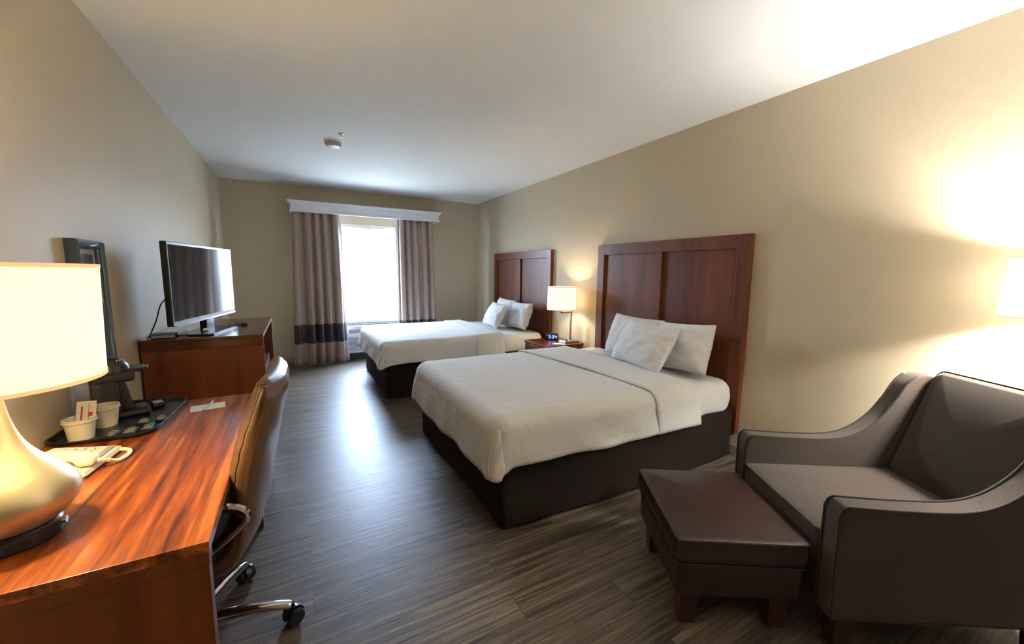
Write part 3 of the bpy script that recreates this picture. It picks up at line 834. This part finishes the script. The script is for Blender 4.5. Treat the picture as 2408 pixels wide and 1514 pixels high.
# ------------------------------------------------------------------ floor lamp behind the armchair
flp = thing('floor_lamp', 'lit white drum-shade floor lamp behind the armchair at the right wall', 'lamp', (2.735, .285, 0))
bm = bmesh.new(); lathe(bm, [(.11, 0), (.115, .006), (.11, .018), (.03, .026), (.014, .034)], 40); obj('lamp_base', bm, M['nickel'], flp)
bm = bmesh.new(); lathe(bm, [(.010, .02), (.010, 1.32)], 16); obj('pole', bm, M['nickel'], flp)
drum(flp, 'lamp_shade', (0, 0, 0), .19, .175, 1.258, 1.512, M['shade_fl'], TRIMG)
bulb_light(flp, 'floor_lamp_bulb', (0, 0, 1.40), 45, (1, .985, .96), .06)

# ------------------------------------------------------------------ desk
DX, DY0, DY1, DZ = -.217, 1.121, 2.456, .76
dk = thing('desk', 'cherry writing desk with orange-grained top against the left wall', 'desk', (XL, DY0, 0))
dw = DX - XL; dl = DY1 - DY0
obj('desktop', B((.002, 0, DZ - .028), (dw, dl, DZ), .0015), M['desktop'], dk)
bm = bmesh.new(); box(bm, (.002, .0005, DZ - .062), (dw - .002, .04, DZ - .0285), .0015); box(bm, (.002, dl - .04, DZ - .062), (dw - .002, dl, DZ - .0285), .0015); box(bm, (.03, .04, DZ - .062), (.05, dl - .04, DZ - .0285))
box(bm, (dw - .03, .04, DZ - .062), (dw - .012, dl - .04, DZ - .0285), .001)
obj('apron', bm, M['cherry'], dk)
for y0, y1 in ((.002, .038), (dl - .038, dl - .002)):
    obj('side_panel', B((.004, y0, 0), (dw - .004, y1, DZ - .0625), .002), M['cherry'], dk)
obj('modesty_panel', B((.02, .038, .25), (.04, dl - .038, DZ - .0625), .001), M['cherry'], dk)

# ------------------------------------------------------------------ dresser
CX, CY0, CY1, CZ = -.2095, 3.079, 4.165, .9895
dr = thing('dresser', 'tall cherry cabinet under the television', 'dresser', (XL, CY0, 0))
cw = CX - XL; cl = CY1 - CY0
obj('top', B((.012, -.004, CZ - .022), (cw + .002, cl + .004, CZ), .003), M['cherry_h'], dr)
obj('top_rail', B((.014, 0, CZ - .075), (cw - .002, .02, CZ - .0225), .001), M['cherry_h'], dr)
bm = bmesh.new(); box(bm, (.014, .001, 0), (cw - .001, .024, CZ - .0755), .002); box(bm, (cw - .045, .0, 0), (cw, .03, CZ - .0755), .003)
obj('side_panel', bm, M['cherry'], dr)
bm = bmesh.new(); box(bm, (.014, cl - .024, 0), (cw - .001, cl, CZ - .0225), .002); box(bm, (cw - .045, cl - .03, 0), (cw, cl, CZ - .0225), .003)
obj('side_panel', bm, M['cherry'], dr)
obj('back_panel', B((.014, .02, .05), (.024, cl - .02, CZ - .03)), M['cherry'], dr)
obj('bottom_shelf', B((.02, .024, .08), (cw - .03, cl - .024, .10)), M['cherry'], dr)
obj('middle_shelf', B((.02, .024, .66), (cw - .03, cl - .024, .68)), M['cherry'], dr)
for y0, y1 in ((.028, cl / 2 - .003), (cl / 2 + .003, cl - .028)):
    d = obj('door', B((cw - .052, y0, .105), (cw - .032, y1, .655), .003), M['cherry'], dr)
    yk = y1 - .04 if y0 < .1 else y0 + .04
    bm = bmesh.new(); tube(bm, [(cw - .034, yk, .36), (cw - .014, yk, .36), (cw - .014, yk, .46), (cw - .034, yk, .46)], .004, 8); obj('handle', bm, M['nickel'], d)
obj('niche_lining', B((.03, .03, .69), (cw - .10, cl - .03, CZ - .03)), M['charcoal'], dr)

# ------------------------------------------------------------------ television
tvL = Vector((-.630, 2.90, 0)); tvd = Vector((math.sin(R(12.3)), math.cos(R(12.3)), 0)); TVW = .915
tv = thing('television', 'flat black television on the cherry cabinet, screen reflecting the window', 'television', tvL + Vector((0, 0, CZ)), math.atan2(tvd.y, tvd.x))
# local x along the width, -y towards the viewer
z0, z1 = .094, .585
obj('bezel', B((0, 0, z0), (TVW, .034, z1), .006), M['black'], tv)
obj('rear_housing', B((.10, .034, z0 + .03), (TVW - .10, .075, z1 - .08), .02), M['blackmatte'], tv)
obj('screen', B((.018, -.0012, z0 + .028), (TVW - .018, .0005, z1 - .018)), M['screen'], tv, smooth=False)
obj('lower_trim', B((.004, -.004, z0 - .002), (TVW - .004, .004, z0 + .006), .002), M['chrome'], tv)
bm = bmesh.new(); box(bm, (TVW / 2 - .03, .008, .006), (TVW / 2 + .09, .05, z0 + .02), .006); obj('stand_neck', bm, M['black'], tv)
bm = bmesh.new(); prism(bm, rrect(TVW / 2 - .20, -.085, TVW / 2 + .27, .12, .03), 'z', .0005, .012, .003); obj('stand_foot', bm, M['black'], tv)
obj('sticker', B((TVW / 2 - .09, .006, .018), (TVW / 2 - .03, .0078, .032)), M['yellow'], tv, label='yellow sticker', smooth=False)
# power cable and set-top bits
bm = bmesh.new(); tube(bm, [(-.665, 3.04, 1.26), (-.725, 3.10, 1.20), (-.765, 3.15, 1.10), (-.80, 3.14, 1.01), (-.815, 3.145, .9945)], .0035, 8, smooth_n=6)
tube(bm, [(-.815, 3.145, .9945), (-.79, 3.20, .9945), (-.73, 3.19, .995), (-.77, 3.26, .995), (-.70, 3.24, .995)], .003, 8, smooth_n=6)
tag(obj('television_cable', bm, M['blackmatte']), 'thin black cable hanging behind the left edge of the television', 'cable')
sb = thing('set_top_box', 'small flat black box on the cabinet under the left of the television', 'box', (-.745, 3.14, CZ), R(8))
obj('case', B((-.05, -.03, .0005), (.07, .09, .026), .004), M['blackmatte'], sb)
obj('front_panel', B((-.045, -.0315, .005), (.065, -.0302, .021)), M['greyp'], sb, smooth=False)
rc = thing('remote_control', 'black remote control on the cabinet beside the television', 'remote', (-.395, 3.70, CZ), R(20))
obj('handset', B((-.02, -.085, .0005), (.026, .085, .02), .006), M['black'], rc)
bm = bmesh.new()
for i in range(7):
    for j in range(3): box(bm, (-.012 + j * .011, -.065 + i * .018, .02), (-.005 + j * .011, -.056 + i * .018, .0225), .0008)
obj('buttons', bm, M['greyp'], rc)
gl = thing('drinking_glass', 'small clear glass on the cabinet edge below the television', 'glass', (-.635, 3.125, CZ))
bm = bmesh.new(); lathe(bm, [(.0, .0006), (.024, .0006), (.028, .05), (.0265, .05), (.022, .006), (0, .006)], 24, cap=False); obj('tumbler', bm, M['clear'], gl)

# ------------------------------------------------------------------ picture frame on left wall
pf = thing('picture_frame', 'dark framed abstract print, blue window reflection in the frame colour, hanging on the left wall behind the desk lamp', 'picture', (XL, 2.372, .95))
pw, phh, fd, fwid = .274, .592, .044, .040
bm = bmesh.new()
prf = [(0, 0.0), (0, fd * .8), (.006, fd), (.022, fd * .93), (.036, fd * .65), (fwid, fd * .5), (fwid, .0)]   # inward distance, depth
rows = []
for (i_, d_) in prf: rows.append([(d_, i_, i_), (d_, pw - i_, i_), (d_, pw - i_, phh - i_), (d_, i_, phh - i_)])
grid(bm, rows, closed_u=True, closed_v=True)
obj('frame', bm, M['navy_reflect'], pf, ang=40)
obj('mat_board', B((.006, fwid - .004, fwid - .004), (.016, pw - fwid + .004, phh - fwid + .004)), M['mat'], pf, smooth=False)
bm = bmesh.new(); a0 = fwid + .020; a1 = pw - fwid - .020
box(bm, (.016, a0, .40), (.017, a1, phh - fwid - .022), mi=0); box(bm, (.016, a0, .24), (.017, a1, .395), mi=1); box(bm, (.016, a0, .08), (.017, a1, .235), mi=2)
obj('print', bm, [M['artdark'], M['artmid'], M['artrust']], pf, smooth=False)
obj('glazing', B((.0185, fwid - .003, fwid - .003), (.0200, pw - fwid + .003, phh - fwid + .003)), M['clear'] if False else M['pane'], pf, smooth=False)

# ------------------------------------------------------------------ desk lamp
dl_ = thing('desk_lamp', 'large champagne gourd-shaped table lamp with lit ivory drum shade on the desk', 'lamp', (-.63, 1.345, DZ))
bm = bmesh.new(); lathe(bm, [(.080, 0), (.083, .004), (.083, .034), (.078, .040), (.0, .040)], 48, cap=False)
bmesh.ops.contextual_create(bm, geom=[e for e in bm.edges if e.is_boundary]); db = obj('lamp_base', bm, M['black'], dl_)
body = [(.055, .036), (.072, .040), (.090, .052), (.106, .068), (.117, .087), (.1215, .105), (.119, .122), (.111, .140), (.097, .160), (.078, .182), (.058, .208), (.042, .235), (.030, .268), (.022, .305), (.017, .345), (.0145, .385), (.014, .42)]
bm = bmesh.new(); lathe(bm, smooth2(body, 3), 72); obj('lamp_body', bm, M['gold'], dl_, ang=60)
a = R(-78)
bm = bmesh.new(); box(bm, (-.030, -.0865, .008), (.030, -.082, .034), .002, mi=0)
for xx in (-.012, .012): box(bm, (xx - .008, -.088, .014), (xx + .008, -.0862, .028), .001, mi=1)
o = obj('power_outlet', bm, [M['charcoal'], M['black']], db, label='small outlet panel'); o.rotation_euler = (0, 0, R(28))
bm = bmesh.new(); cyl(bm, (0, -.080, .026), .0085, -.012, 16, axis='y'); o = obj('switch_knob', bm, M['chrome'], db); o.rotation_euler = (0, 0, R(92))
drum(dl_, 'lamp_shade', (0, 0, 0), .190, .198, .388, .667, M['shade_desk'], TRIM)
bulb_light(dl_, 'desk_lamp_bulb', (0, 0, .52), 21, (1, .80, .44))

# ------------------------------------------------------------------ tray, coffee things
tr = thing('serving_tray', 'black rounded serving tray at the back of the desk', 'tray', (-.672, 2.235, DZ), R(-3))
bm = bmesh.new(); rows = []
for ins, z in ((.012, .001), (.0, .016), (-.004, .017), (-.004, .0195), (.003, .0195), (.016, .005)):
    rows.append([(x, y, z) for x, y in rrect(-.160 + ins, -.255 + ins, .160 - ins, .255 - ins, .07 - ins, 8)])
grid(bm, rows, closed_v=True, cap=True); obj('tray_body', bm, M['black'], tr, ang=40)
TZ = DZ + .0055
cm = thing('coffee_maker', 'black single-cup coffee maker standing on the tray', 'coffee maker', (-.715, 2.315, TZ), R(-70))
# local: -y is the back, +y ... front faces local +y rotated towards the room
obj('base', B((-.07, -.085, 0), (.07, .095, .026), .012, seg=3), M['blackmatte'], cm)
obj('rear_column', B((-.07, -.085, .024), (.07, .0, .19), .012, seg=3), M['blackmatte'], cm)
bm = bmesh.new(); prism(bm, [(-.004, .026), (.048, .026), (.022, .168), (-.004, .168)], 'x', -.032, .032, .006); bc = obj('brew_column', bm, M['black'], cm)
obj('head', B((-.072, -.085, .16), (.072, .055, .205), .014, seg=3), M['blackmatte'], cm)
bm = bmesh.new(); lathe(bm, [(.0, .262), (.025, .259), (.045, .247), (.058, .227), (.062, .202), (.0, .202)], 32, (0, -.015, 0), cap=False)
ld = obj('lid', bm, M['black'], cm)
bm = bmesh.new(); prism(bm, smooth2([(-.035, .02), (-.045, .07), (-.028, .102), (.028, .102), (.045, .07), (.035, .02)], 3, True), 'z', .196, .212, .004); obj('lid_handle', bm, M['black'], cm)
obj('handle_trim', B((-.022, .096, .199), (.022, .104, .209), .002), M['nickel'], cm)
bm = bmesh.new()
for i in range(8):
    aa = R(30 + i * 15)
    box(bm, (.040 * math.cos(aa) - .003, -.015 + .040 * math.sin(aa) - .003, .246), (.040 * math.cos(aa) + .003, -.015 + .040 * math.sin(aa) + .003, .256), .001)
obj('lid_buttons', bm, M['chrome'], cm)
obj('drip_tray', B((-.04, .05, .026), (.04, .09, .031), .002), M['black'], cm)
pod = thing('coffee_pod', 'small black and silver pod in front of the coffee maker', 'pod', (-.605, 2.385, TZ), R(25))
obj('pod_body', B((-.022, -.03, 0.0003), (.022, .03, .022), .008), M['black'], pod); obj('pod_cap', B((-.018, -.024, .022), (.018, .024, .026), .0015), M['greyp'], pod)

def cup(x, y, label, g, h=.078, r=.043):
    t = thing('paper_cup', label, 'cup', (x, y, TZ), group=g)
    bm = bmesh.new()
    lathe(bm, [(0, .003), (r * .74, .003), (r * .76, 0), (r * .80, 0), (r * .97, h * .80), (r, h - .004), (r + .003, h - .003), (r + .003, h), (r - .001, h), (r * .95, h - .004), (r * .75, .006), (0, .006)], 40, cap=False)
    bmesh.ops.remove_doubles(bm, verts=bm.verts, dist=.0001)
    # wrapper creases
    for v_ in bm.verts:
        a_ = math.atan2(v_.co.y, v_.co.x); k = 1 + .018 * math.sin(a_ * 11) * (1 if .008 < v_.co.z < h - .01 else 0) + .02 * noise.noise((a_ * 2, v_.co.z * 40, x * 9))
        v_.co.x *= k; v_.co.y *= k
    obj('cup_body', bm, M['papercup'], t)
    bm = bmesh.new(); lathe(bm, [(r * .985, h - .016), (r + .0045, h - .013), (r + .0045, h - .010), (r * 1.0, h - .008), (r * .97, h - .012)], 40, cap=False); obj('cup_rim_ring', bm, M['papercup'], t)
    return t
cg = 'paper-wrapped cups on the tray'
cup(-.752, 2.055, 'white paper cup at the front of the tray holding sachets', cg, .082, .044)
cup(-.722, 2.185, 'white paper cup next to the coffee maker, behind the sachet cup', cg, .088, .043)
sa = thing('sachet_packet', 'clear condiment packet with red-striped white sachets standing in the front cup', 'sachets', (-.745, 2.06, TZ + .012), R(22))
# plane: local x across, z up
bm = bmesh.new(); rows = [[(x, y, z) for (x, y) in ((-.030, 0), (-.028, -.004), (.028, -.004), (.030, 0), (.028, .004), (-.028, .004))] for z in (0, .05, .095)]
rows.append([(x * .98, 0.001 * (1 if y > 0 else -1), .10) for (x, y) in ((-.030, 0), (-.028, -.004), (.028, -.004), (.030, 0), (.028, .004), (-.028, .004))])
grid(bm, rows, closed_v=True, cap=True); obj('sachet', bm, M['paper'], sa)
bm = bmesh.new(); box(bm, (-.016, -.0052, .02), (-.011, -.0042, .085)); box(bm, (.006, -.0052, .045), (.008, -.0042, .095)); box(bm, (.008, -.0052, .055), (.019, -.0042, .066)); box(bm, (.010, -.0052, .035), (.018, -.0042, .044)); obj('red_marks', bm, M['red'], sa, smooth=False)
bm = bmesh.new(); rows = [[(x * w_, y, z) for (x, y) in ((-.036, 0), (-.03, -.006), (.03, -.006), (.036, 0), (.03, .006), (-.03, .006))] for z, w_ in ((-.002, .95), (.06, 1), (.12, 1.05))]
rows.append([(x * 1.1, 0, .145) for x in (-.036, -.03, .03, .036, .03, -.03)])
grid(bm, rows, closed_v=True); obj('clear_wrapper', bm, M['clear'], sa)
for m_ in sa.children:
    m_.rotation_euler = (R(-6), R(8), 0)
    for v_ in m_.data.vertices: v_.co.z *= 1.28; v_.co.x *= .9

pk = [(-.600, 2.085, 8, 1), (-.545, 2.115, 14, 0), (-.650, 2.060, 2, 0), (-.600, 2.190, 12, 0), (-.550, 2.215, 10, 0)]
pl = ['black coffee packet with green stripe at the room-side front of the tray', 'black coffee packet with silver print beside the green-striped one', 'black coffee packet nearest the front cup', 'black coffee packet lying against the coffee maker base', 'black coffee packet at the room-side rim near the coffee maker']
for (x, y, a_, g_), lb in zip([(-.565, 2.075, 8, 1), (-.612, 2.055, 6, 0), (-.660, 2.045, 2, 0), (-.600, 2.165, 12, 0), (-.545, 2.18, 10, 0)], pl):
    t = thing('coffee_packet', lb, 'packet', (x, y, TZ), R(a_), 'coffee packets on the tray')
    bm = bmesh.new(); rows = []
    nn = 8
    for s in (1, -1):
        pts = [[(-.022 + .044 * i / nn, -.045 + .09 * j / nn, .004 + s * .0035 * (math.sin(PI * i / nn) * math.sin(PI * j / nn)) ** .5 + .0006 * math.sin(i * 3 + j)) for j in range(nn + 1)] for i in range(nn + 1)]
        grid(bm, pts)
    bmesh.ops.remove_doubles(bm, verts=bm.verts, dist=.0002)
    obj('pouch', bm, M['black'], t)
    bm = bmesh.new(); rnd = random.Random(int(x * -1000))
    for i in range(6):
        yy = -.034 + i * .0115; w_ = rnd.uniform(.012, .034)
        box(bm, (-w_ / 2, yy, .0078), (w_ / 2, yy + rnd.uniform(.001, .0035), .0086))
    obj('silver_print', bm, M['print'], t, smooth=False)
    if g_: obj('green_stripe', B((.012, -.040, .0074), (.020, .040, .0083)), M['green'], t, smooth=False)

# ------------------------------------------------------------------ telephone
ph = thing('telephone', 'ivory desk telephone with corded handset in front of the tray', 'telephone', (-.685, 1.775, DZ), R(-97))
bm = bmesh.new()
prism(bm, [(-.10, 0), (.085, 0), (.095, .010), (.09, .022), (-.085, .040), (-.10, .034)], 'x', -.10, .115, .007)
obj('phone_base', bm, M['ivory'], ph)
def zt(y): return .022 + (.09 - y) / .175 * .018
bm = bmesh.new()
pth = [(-.052, -.085), (-.052, .085)]
rows = []
for y, w_, zc_, h_ in ((-.102, .017, .0, .006), (-.096, .026, .004, .018), (-.066, .027, .008, .022), (-.048, .020, .020, .014), (0, .018, .026, .012), (.045, .020, .020, .014), (.064, .027, .010, .021), (.092, .026, .008, .016), (.099, .017, .004, .006)):
    zz = zt(y) + zc_ + .012
    rows.append([(.060 + w_ * math.copysign(abs(math.cos(a_)) ** .6, math.cos(a_)), y, zz + h_ * math.copysign(abs(math.sin(a_)) ** .6, math.sin(a_))) for a_ in [2 * PI * k / 20 for k in range(20)]])
grid(bm, rows, closed_v=True, cap=True); obj('handset', bm, M['ivory'], ph, ang=60)
bm = bmesh.new()
for i in range(4):
    for j in range(3):
        yy = -.045 + i * .024; xx = -.068 + j * .022
        box(bm, (xx - .007, yy - .006, zt(yy)), (xx + .007, yy + .006, zt(yy) + .006), .0015)
obj('keypad', bm, M['plaster_w'], ph)
bm = bmesh.new(); yy = .070; box(bm, (-.09, yy - .008, zt(yy) - .002), (.02, yy + .010, zt(yy) + .004), .001); obj('display_strip', bm, M['greyp'], ph)
# cord
bm = bmesh.new(); P = [(.060, .099, .038), (.045, .118, .028), (.015, .128, .010), (-.03, .135, .008), (-.065, .128, .008), (-.085, .11, .009), (-.085, .092, .012)]
base = catmull([Vector(p) for p in P], 40); hel = []
for i, p in enumerate(base):
    t_ = (base[min(i + 1, len(base) - 1)] - base[max(i - 1, 0)]).normalized(); n1 = t_.cross(Vector((0, 0, 1))).normalized(); n2 = n1.cross(t_)
    hel.append(p + (n1 * math.cos(i * 1.05) + n2 * math.sin(i * 1.05)) * .0052)
tube(bm, hel, .0021, 5); obj('coiled_cord', bm, M['ivory'], ph)

# ------------------------------------------------------------------ notepad and pen
npd = obj('notepad', B((-.066, -.045, .0003), (.066, .045, .004), .0005), M['paper'], loc=(-.398, 2.285, DZ), rz=R(8))
tag(npd, 'small white notepad on the far end of the desk', 'notepad')
pn = thing('pen', 'silver and blue ballpoint pen lying across the notepad', 'pen', (-.398, 2.288, DZ + .0085), R(82))
for nm, x0, x1, mt in (('barrel', -.062, .03, 'greyp'), ('grip', .03, .062, 'paper')):
    bm = bmesh.new(); cyl(bm, (x0, 0, 0), .0042, x1 - x0, 14, axis='x'); obj(nm, bm, M[mt], pn)
bm = bmesh.new(); cyl(bm, (-.062, 0, 0), .004, -.012, 14, axis='x', r2=.001); obj('tip', bm, M['chrome'], pn)
obj('clip', B((-.0, -.0012, .0042), (.05, .0012, .0058)), M['bluedim'], pn)

# ------------------------------------------------------------------ office chair
oc = thing('office_chair', 'tan leather swivel chair pushed up to the desk', 'chair', (-.41, 1.705, 0), R(-4))
ox, oy = -.41, 1.705
# backrest
front = smooth2([(-.285, .475), (-.235, .53), (-.208, .60), (-.200, .68), (-.198, .745), (-.188, .80), (-.170, .87), (-.148, .94), (-.128, 1.0), (-.108, 1.045)], 6)
back = smooth2([(-.255, .425), (-.185, .455), (-.150, .53), (-.128, .63), (-.112, .72), (-.098, .80), (-.080, .87), (-.064, .94), (-.052, 1.0), (-.058, 1.04)], 6)
nv = 26; hwid = .245
def bx(i, s, f):
    x, z = (front if f else back)[i]
    # slight wrap: sides come forward
    return x, z
rows = []
NI = len(front)
for j in range(nv + 1):
    s = j / nv * 2 - 1; row = []
    edge = abs(s)
    pinch = max(0, (edge - .86) / .14)
    for i in range(NI):
        x, z = front[i]; xb, zb = back[i]; m_ = ((x + xb) / 2, (z + zb) / 2)
        k = 1 - .10 * pinch ** 3
        w_ = hwid * (1 - .10 * max(0, (z - .85) / .2) ** 2 - .10 * max(0, (.6 - z) / .2))
        tuft = 0
        if .70 < z < .93: tuft = .006 * abs(math.sin((z - .70) / .0575 * PI)) ** .35 - .004
        xx = m_[0] + (x - m_[0]) * k - tuft + .030 * max(0, (edge - .72) / .28) ** 2.2
        row.append((xx - ox + .018 * (edge ** 2) * -1, s * w_, m_[1] + (z - m_[1]) * k))
    # top roll
    x, z = front[-1]; xb, zb = back[-1]
    for t in (.3, .6, .85):
        row.append((x + (xb - x) * t - ox - .018 * edge ** 2, s * hwid * .90, max(z, zb) + .018 * math.sin(PI * t) * (1 - .8 * pinch)))
    for i in range(NI - 1, -1, -1):
        x, z = front[i]; xb, zb = back[i]; m_ = ((x + xb) / 2, (z + zb) / 2); k = 1 - .10 * pinch ** 3
        w_ = hwid * (1 - .10 * max(0, (z - .85) / .2) ** 2 - .10 * max(0, (.6 - z) / .2))
        cr = .003 * math.sin(z * 40 + s * 6) * (1 - edge)
        row.append((m_[0] + (xb - m_[0]) * k - ox - .018 * edge ** 2 + .012 * (1 - edge ** 2) + cr, s * w_, m_[1] + (zb - m_[1]) * k))
    rows.append(row)
def inset(row, dy, sc):
    cxm = sum(p[0] for p in row) / len(row)
    out = []
    n_ = len(row)
    for i, p in enumerate(row):
        if i < NI: q = row[min(n_ - 1, 2 * NI + 2 - i)]
        elif i < NI + 3: q = ((row[NI - 1][0] + row[NI + 3][0]) / 2, p[1], row[NI - 1][2])
        else: q = row[max(0, 2 * NI + 2 - i)]
        m_ = ((p[0] + q[0]) / 2, (p[2] + q[2]) / 2)
        out.append((m_[0] + (p[0] - m_[0]) * sc, p[1] + dy, m_[1] + (p[2] - m_[1]) * sc))
    return out
first, lastr = rows[0], rows[-1]
edges_ = [first[:NI + 3], lastr[:NI + 3]]
rows = [inset(first, -.014, .25), inset(first, -.012, .7), inset(first, -.006, .93)] + rows + [inset(lastr, .006, .93), inset(lastr, .012, .7), inset(lastr, .014, .25)]
bm = bmesh.new(); grid(bm, rows, closed_v=True, cap=True); bk = obj('backrest', bm, M['tanleather'], oc, ang=55)
for e_ in edges_:
    bm = bmesh.new(); tube(bm, [(p[0] - .0005, p[1], p[2]) for p in e_], .003, 6); obj('seam', bm, M['leather'], bk)
# seat
bm = bmesh.new(); rows = []
for j in range(21):
    s = j / 20 * 2 - 1; e = 1 - abs(s) ** 8; row = []
    for k in range(32):
        a_ = 2 * PI * k / 32; cx, cz = math.cos(a_), math.sin(a_)
        x = .045 - .02 + (.225 + .01) * math.copysign(abs(cx) ** .45, cx) * (.9 + .1 * e) - .05
        z = .468 + .055 * math.copysign(abs(cz) ** .6, cz) * (.35 + .65 * e)
        row.append((x, s * .24, z))
    rows.append(row)
grid(bm, rows, closed_v=True, cap=True); obj('seat', bm, M['tanleather'], oc, ang=60)
for sy in (-1, 1):
    bm = bmesh.new(); y = sy * .262
    P = [(-.62, .47), (-.66, .53), (-.64, .63), (-.56, .668), (-.42, .672), (-.30, .676), (-.215, .690), (-.160, .668), (-.165, .628), (-.25, .560), (-.33, .51), (-.36, .45)]
    tube(bm, [(p[0] - ox, y + (sy * .024 if 0 < i < 10 else -sy * .05), p[1]) for i, p in enumerate(P)], .0145, 10, smooth_n=6)
    ar = obj('armrest', bm, M['chrome'], oc)
bm = bmesh.new(); lathe(bm, [(.030, .10), (.030, .25), (.022, .25), (.022, .40), (.05, .40), (.05, .425)], 24); obj('gas_column', bm, M['black'], oc)
obj('tilt_mechanism', B((-.10, -.07, .385), (.10, .07, .425), .01), M['blackmatte'], oc)
bm = bmesh.new(); lathe(bm, [(.045, .085), (.052, .10), (.048, .135), (.034, .145)], 24); obj('hub', bm, M['chrome'], oc)
for k, ang in enumerate((-3.8, 68.2, 140.2, 212.2, 284.2)):
    A = R(ang)
    rows = []
    for s, z, w_, h_ in ((.03, .112, .024, .020), (.10, .118, .022, .018), (.20, .113, .020, .016), (.28, .102, .018, .014), (.325, .092, .017, .012), (.335, .088, .013, .009)):
        sec = [(-1, -.8), (-1, .2), (-.55, .85), (0, 1), (.55, .85), (1, .2), (1, -.8), (0, -1)]
        rows.append([(s * math.cos(A) - a_ * w_ * math.sin(A), s * math.sin(A) + a_ * w_ * math.cos(A), z + b_ * h_) for a_, b_ in sec])
    bm = bmesh.new(); grid(bm, rows, closed_v=True, cap=True); lg = obj('base_spoke', bm, M['chrome'], oc, ang=50)
    bm = bmesh.new(); cx, cy = .338 * math.cos(A + .02), .338 * math.sin(A + .02)
    ca = A + R((35, 60, 20, 80, 10)[k])
    for sgn in (-1, 1):
        px, py = cx - math.sin(ca) * sgn * .020, cy + math.cos(ca) * sgn * .020
        n0 = len(bm.verts)
        rr = []
        for rad_, off in ((.020, -.013), (.030, -.011), (.0335, 0), (.030, .011), (.020, .013)):
            rr.append([(px - math.sin(ca) * off + math.cos(ca) * rad_ * math.cos(2 * PI * q / 24), py + math.cos(ca) * off + math.sin(ca) * rad_ * math.cos(2 * PI * q / 24), .034 + rad_ * math.sin(2 * PI * q / 24)) for q in range(24)])
        grid(bm, rr, closed_v=True, cap=True)
    rr = []
    for off in (-.010, .010):
        rr.append([(cx - math.sin(ca) * off + math.cos(ca) * .039 * math.cos(PI * q / 12), cy + math.cos(ca) * off + math.sin(ca) * .039 * math.cos(PI * q / 12), .034 + .039 * math.sin(PI * q / 12)) for q in range(13)])
    grid(bm, rr, closed_v=True, cap=True)
    cyl(bm, (cx, cy, .045), .006, .045, 10)
    obj('caster', bm, M['black'], lg)

# ------------------------------------------------------------------ ceiling fittings
sd = thing('smoke_detector', 'round white smoke detector on the ceiling', 'smoke detector', (.385, 4.33, ZC))
bm = bmesh.new(); lathe(bm, [(.0, -.0), (.077, 0), (.077, -.010), (.070, -.012), (.070, -.030), (.060, -.042), (.045, -.046), (0, -.046)], 40, cap=False)
obj('detector_body', bm, M['plaster_w'], sd)
bm = bmesh.new(); lathe(bm, [(.0705, -.018), (.073, -.020), (.073, -.026), (.0705, -.028)], 40, cap=False); obj('vent_ring', bm, M['greyp'], sd)
sp = thing('fire_sprinkler', 'small white ceiling sprinkler head beside the smoke detector', 'sprinkler', (.43, 4.03, ZC))
bm = bmesh.new(); lathe(bm, [(.0, 0), (.032, 0), (.030, -.005), (.012, -.010), (.0, -.010)], 24, cap=False); obj('escutcheon', bm, M['plaster_w'], sp)
bm = bmesh.new(); lathe(bm, [(.006, -.008), (.006, -.03), (.016, -.032), (.016, -.035)], 16); obj('nozzle', bm, M['plaster_w'], sp)

cl_ = thing('added_fill_light', 'added, unseen round ceiling light for fill at the entry end of the room', 'ceiling light', (1.9, -1.5, ZC))  # invented fixture out of view, added to supply fill light
bm = bmesh.new(); lathe(bm, [(.0, 0), (.17, 0), (.17, -.02), (.0, -.02)], 40, cap=False); obj('fill_light_plate', bm, M['trim'], cl_)
bm = bmesh.new(); lathe(bm, [(.160, -.0205), (.158, -.05), (.13, -.085), (.07, -.105), (0, -.11)], 40, cap=False); obj('fill_light_dome', bm, emit('fill_light_glow', (1, .93, .82), 3), cl_)

# ------------------------------------------------------------------ daylight
w = bpy.data.worlds.new('sky'); SC.world = w; w.use_nodes = True
nt = w.node_tree; nt.nodes.clear()
wo = nt.nodes.new('ShaderNodeOutputWorld'); bg = nt.nodes.new('ShaderNodeBackground')
sky = nt.nodes.new('ShaderNodeTexSky'); sky.sky_type = 'NISHITA'; sky.sun_disc = False; sky.sun_elevation = R(50); sky.sun_rotation = R(200); sky.air_density = 1.0; sky.dust_density = 1.5
mixc = nt.nodes.new('ShaderNodeMix'); mixc.data_type = 'RGBA'; mixc.inputs[0].default_value = .82
mixc.inputs[7].default_value = (.56, .73, 1.0, 1)
sc_ = nt.nodes.new('ShaderNodeVectorMath'); sc_.operation = 'SCALE'; sc_.inputs[3].default_value = .12
L(nt, sky.outputs['Color'], sc_.inputs[0]); L(nt, sc_.outputs[0], mixc.inputs[6])
L(nt, mixc.outputs[2], bg.inputs['Color']); bg.inputs['Strength'].default_value = 22.0
L(nt, bg.outputs['Background'], wo.inputs['Surface'])
pl_ = bpy.data.lights.new('window_portal', 'AREA'); pl_.shape = 'RECTANGLE'; pl_.size = WX1 - WX0; pl_.size_y = WZ1 - WZ0; pl_.cycles.is_portal = True
po = bpy.data.objects.new('window_portal', pl_); COL.objects.link(po)
po.location = ((WX0 + WX1) / 2, YF + .14, (WZ0 + WZ1) / 2); po.rotation_euler = (R(-90), 0, 0)

# ------------------------------------------------------------------ colour management
vs = SC.view_settings; SC.display_settings.display_device = 'sRGB'
vs.view_transform = 'Standard'; vs.look = 'None'; vs.exposure = 2.0; vs.gamma = 1.0; vs.use_curve_mapping = False
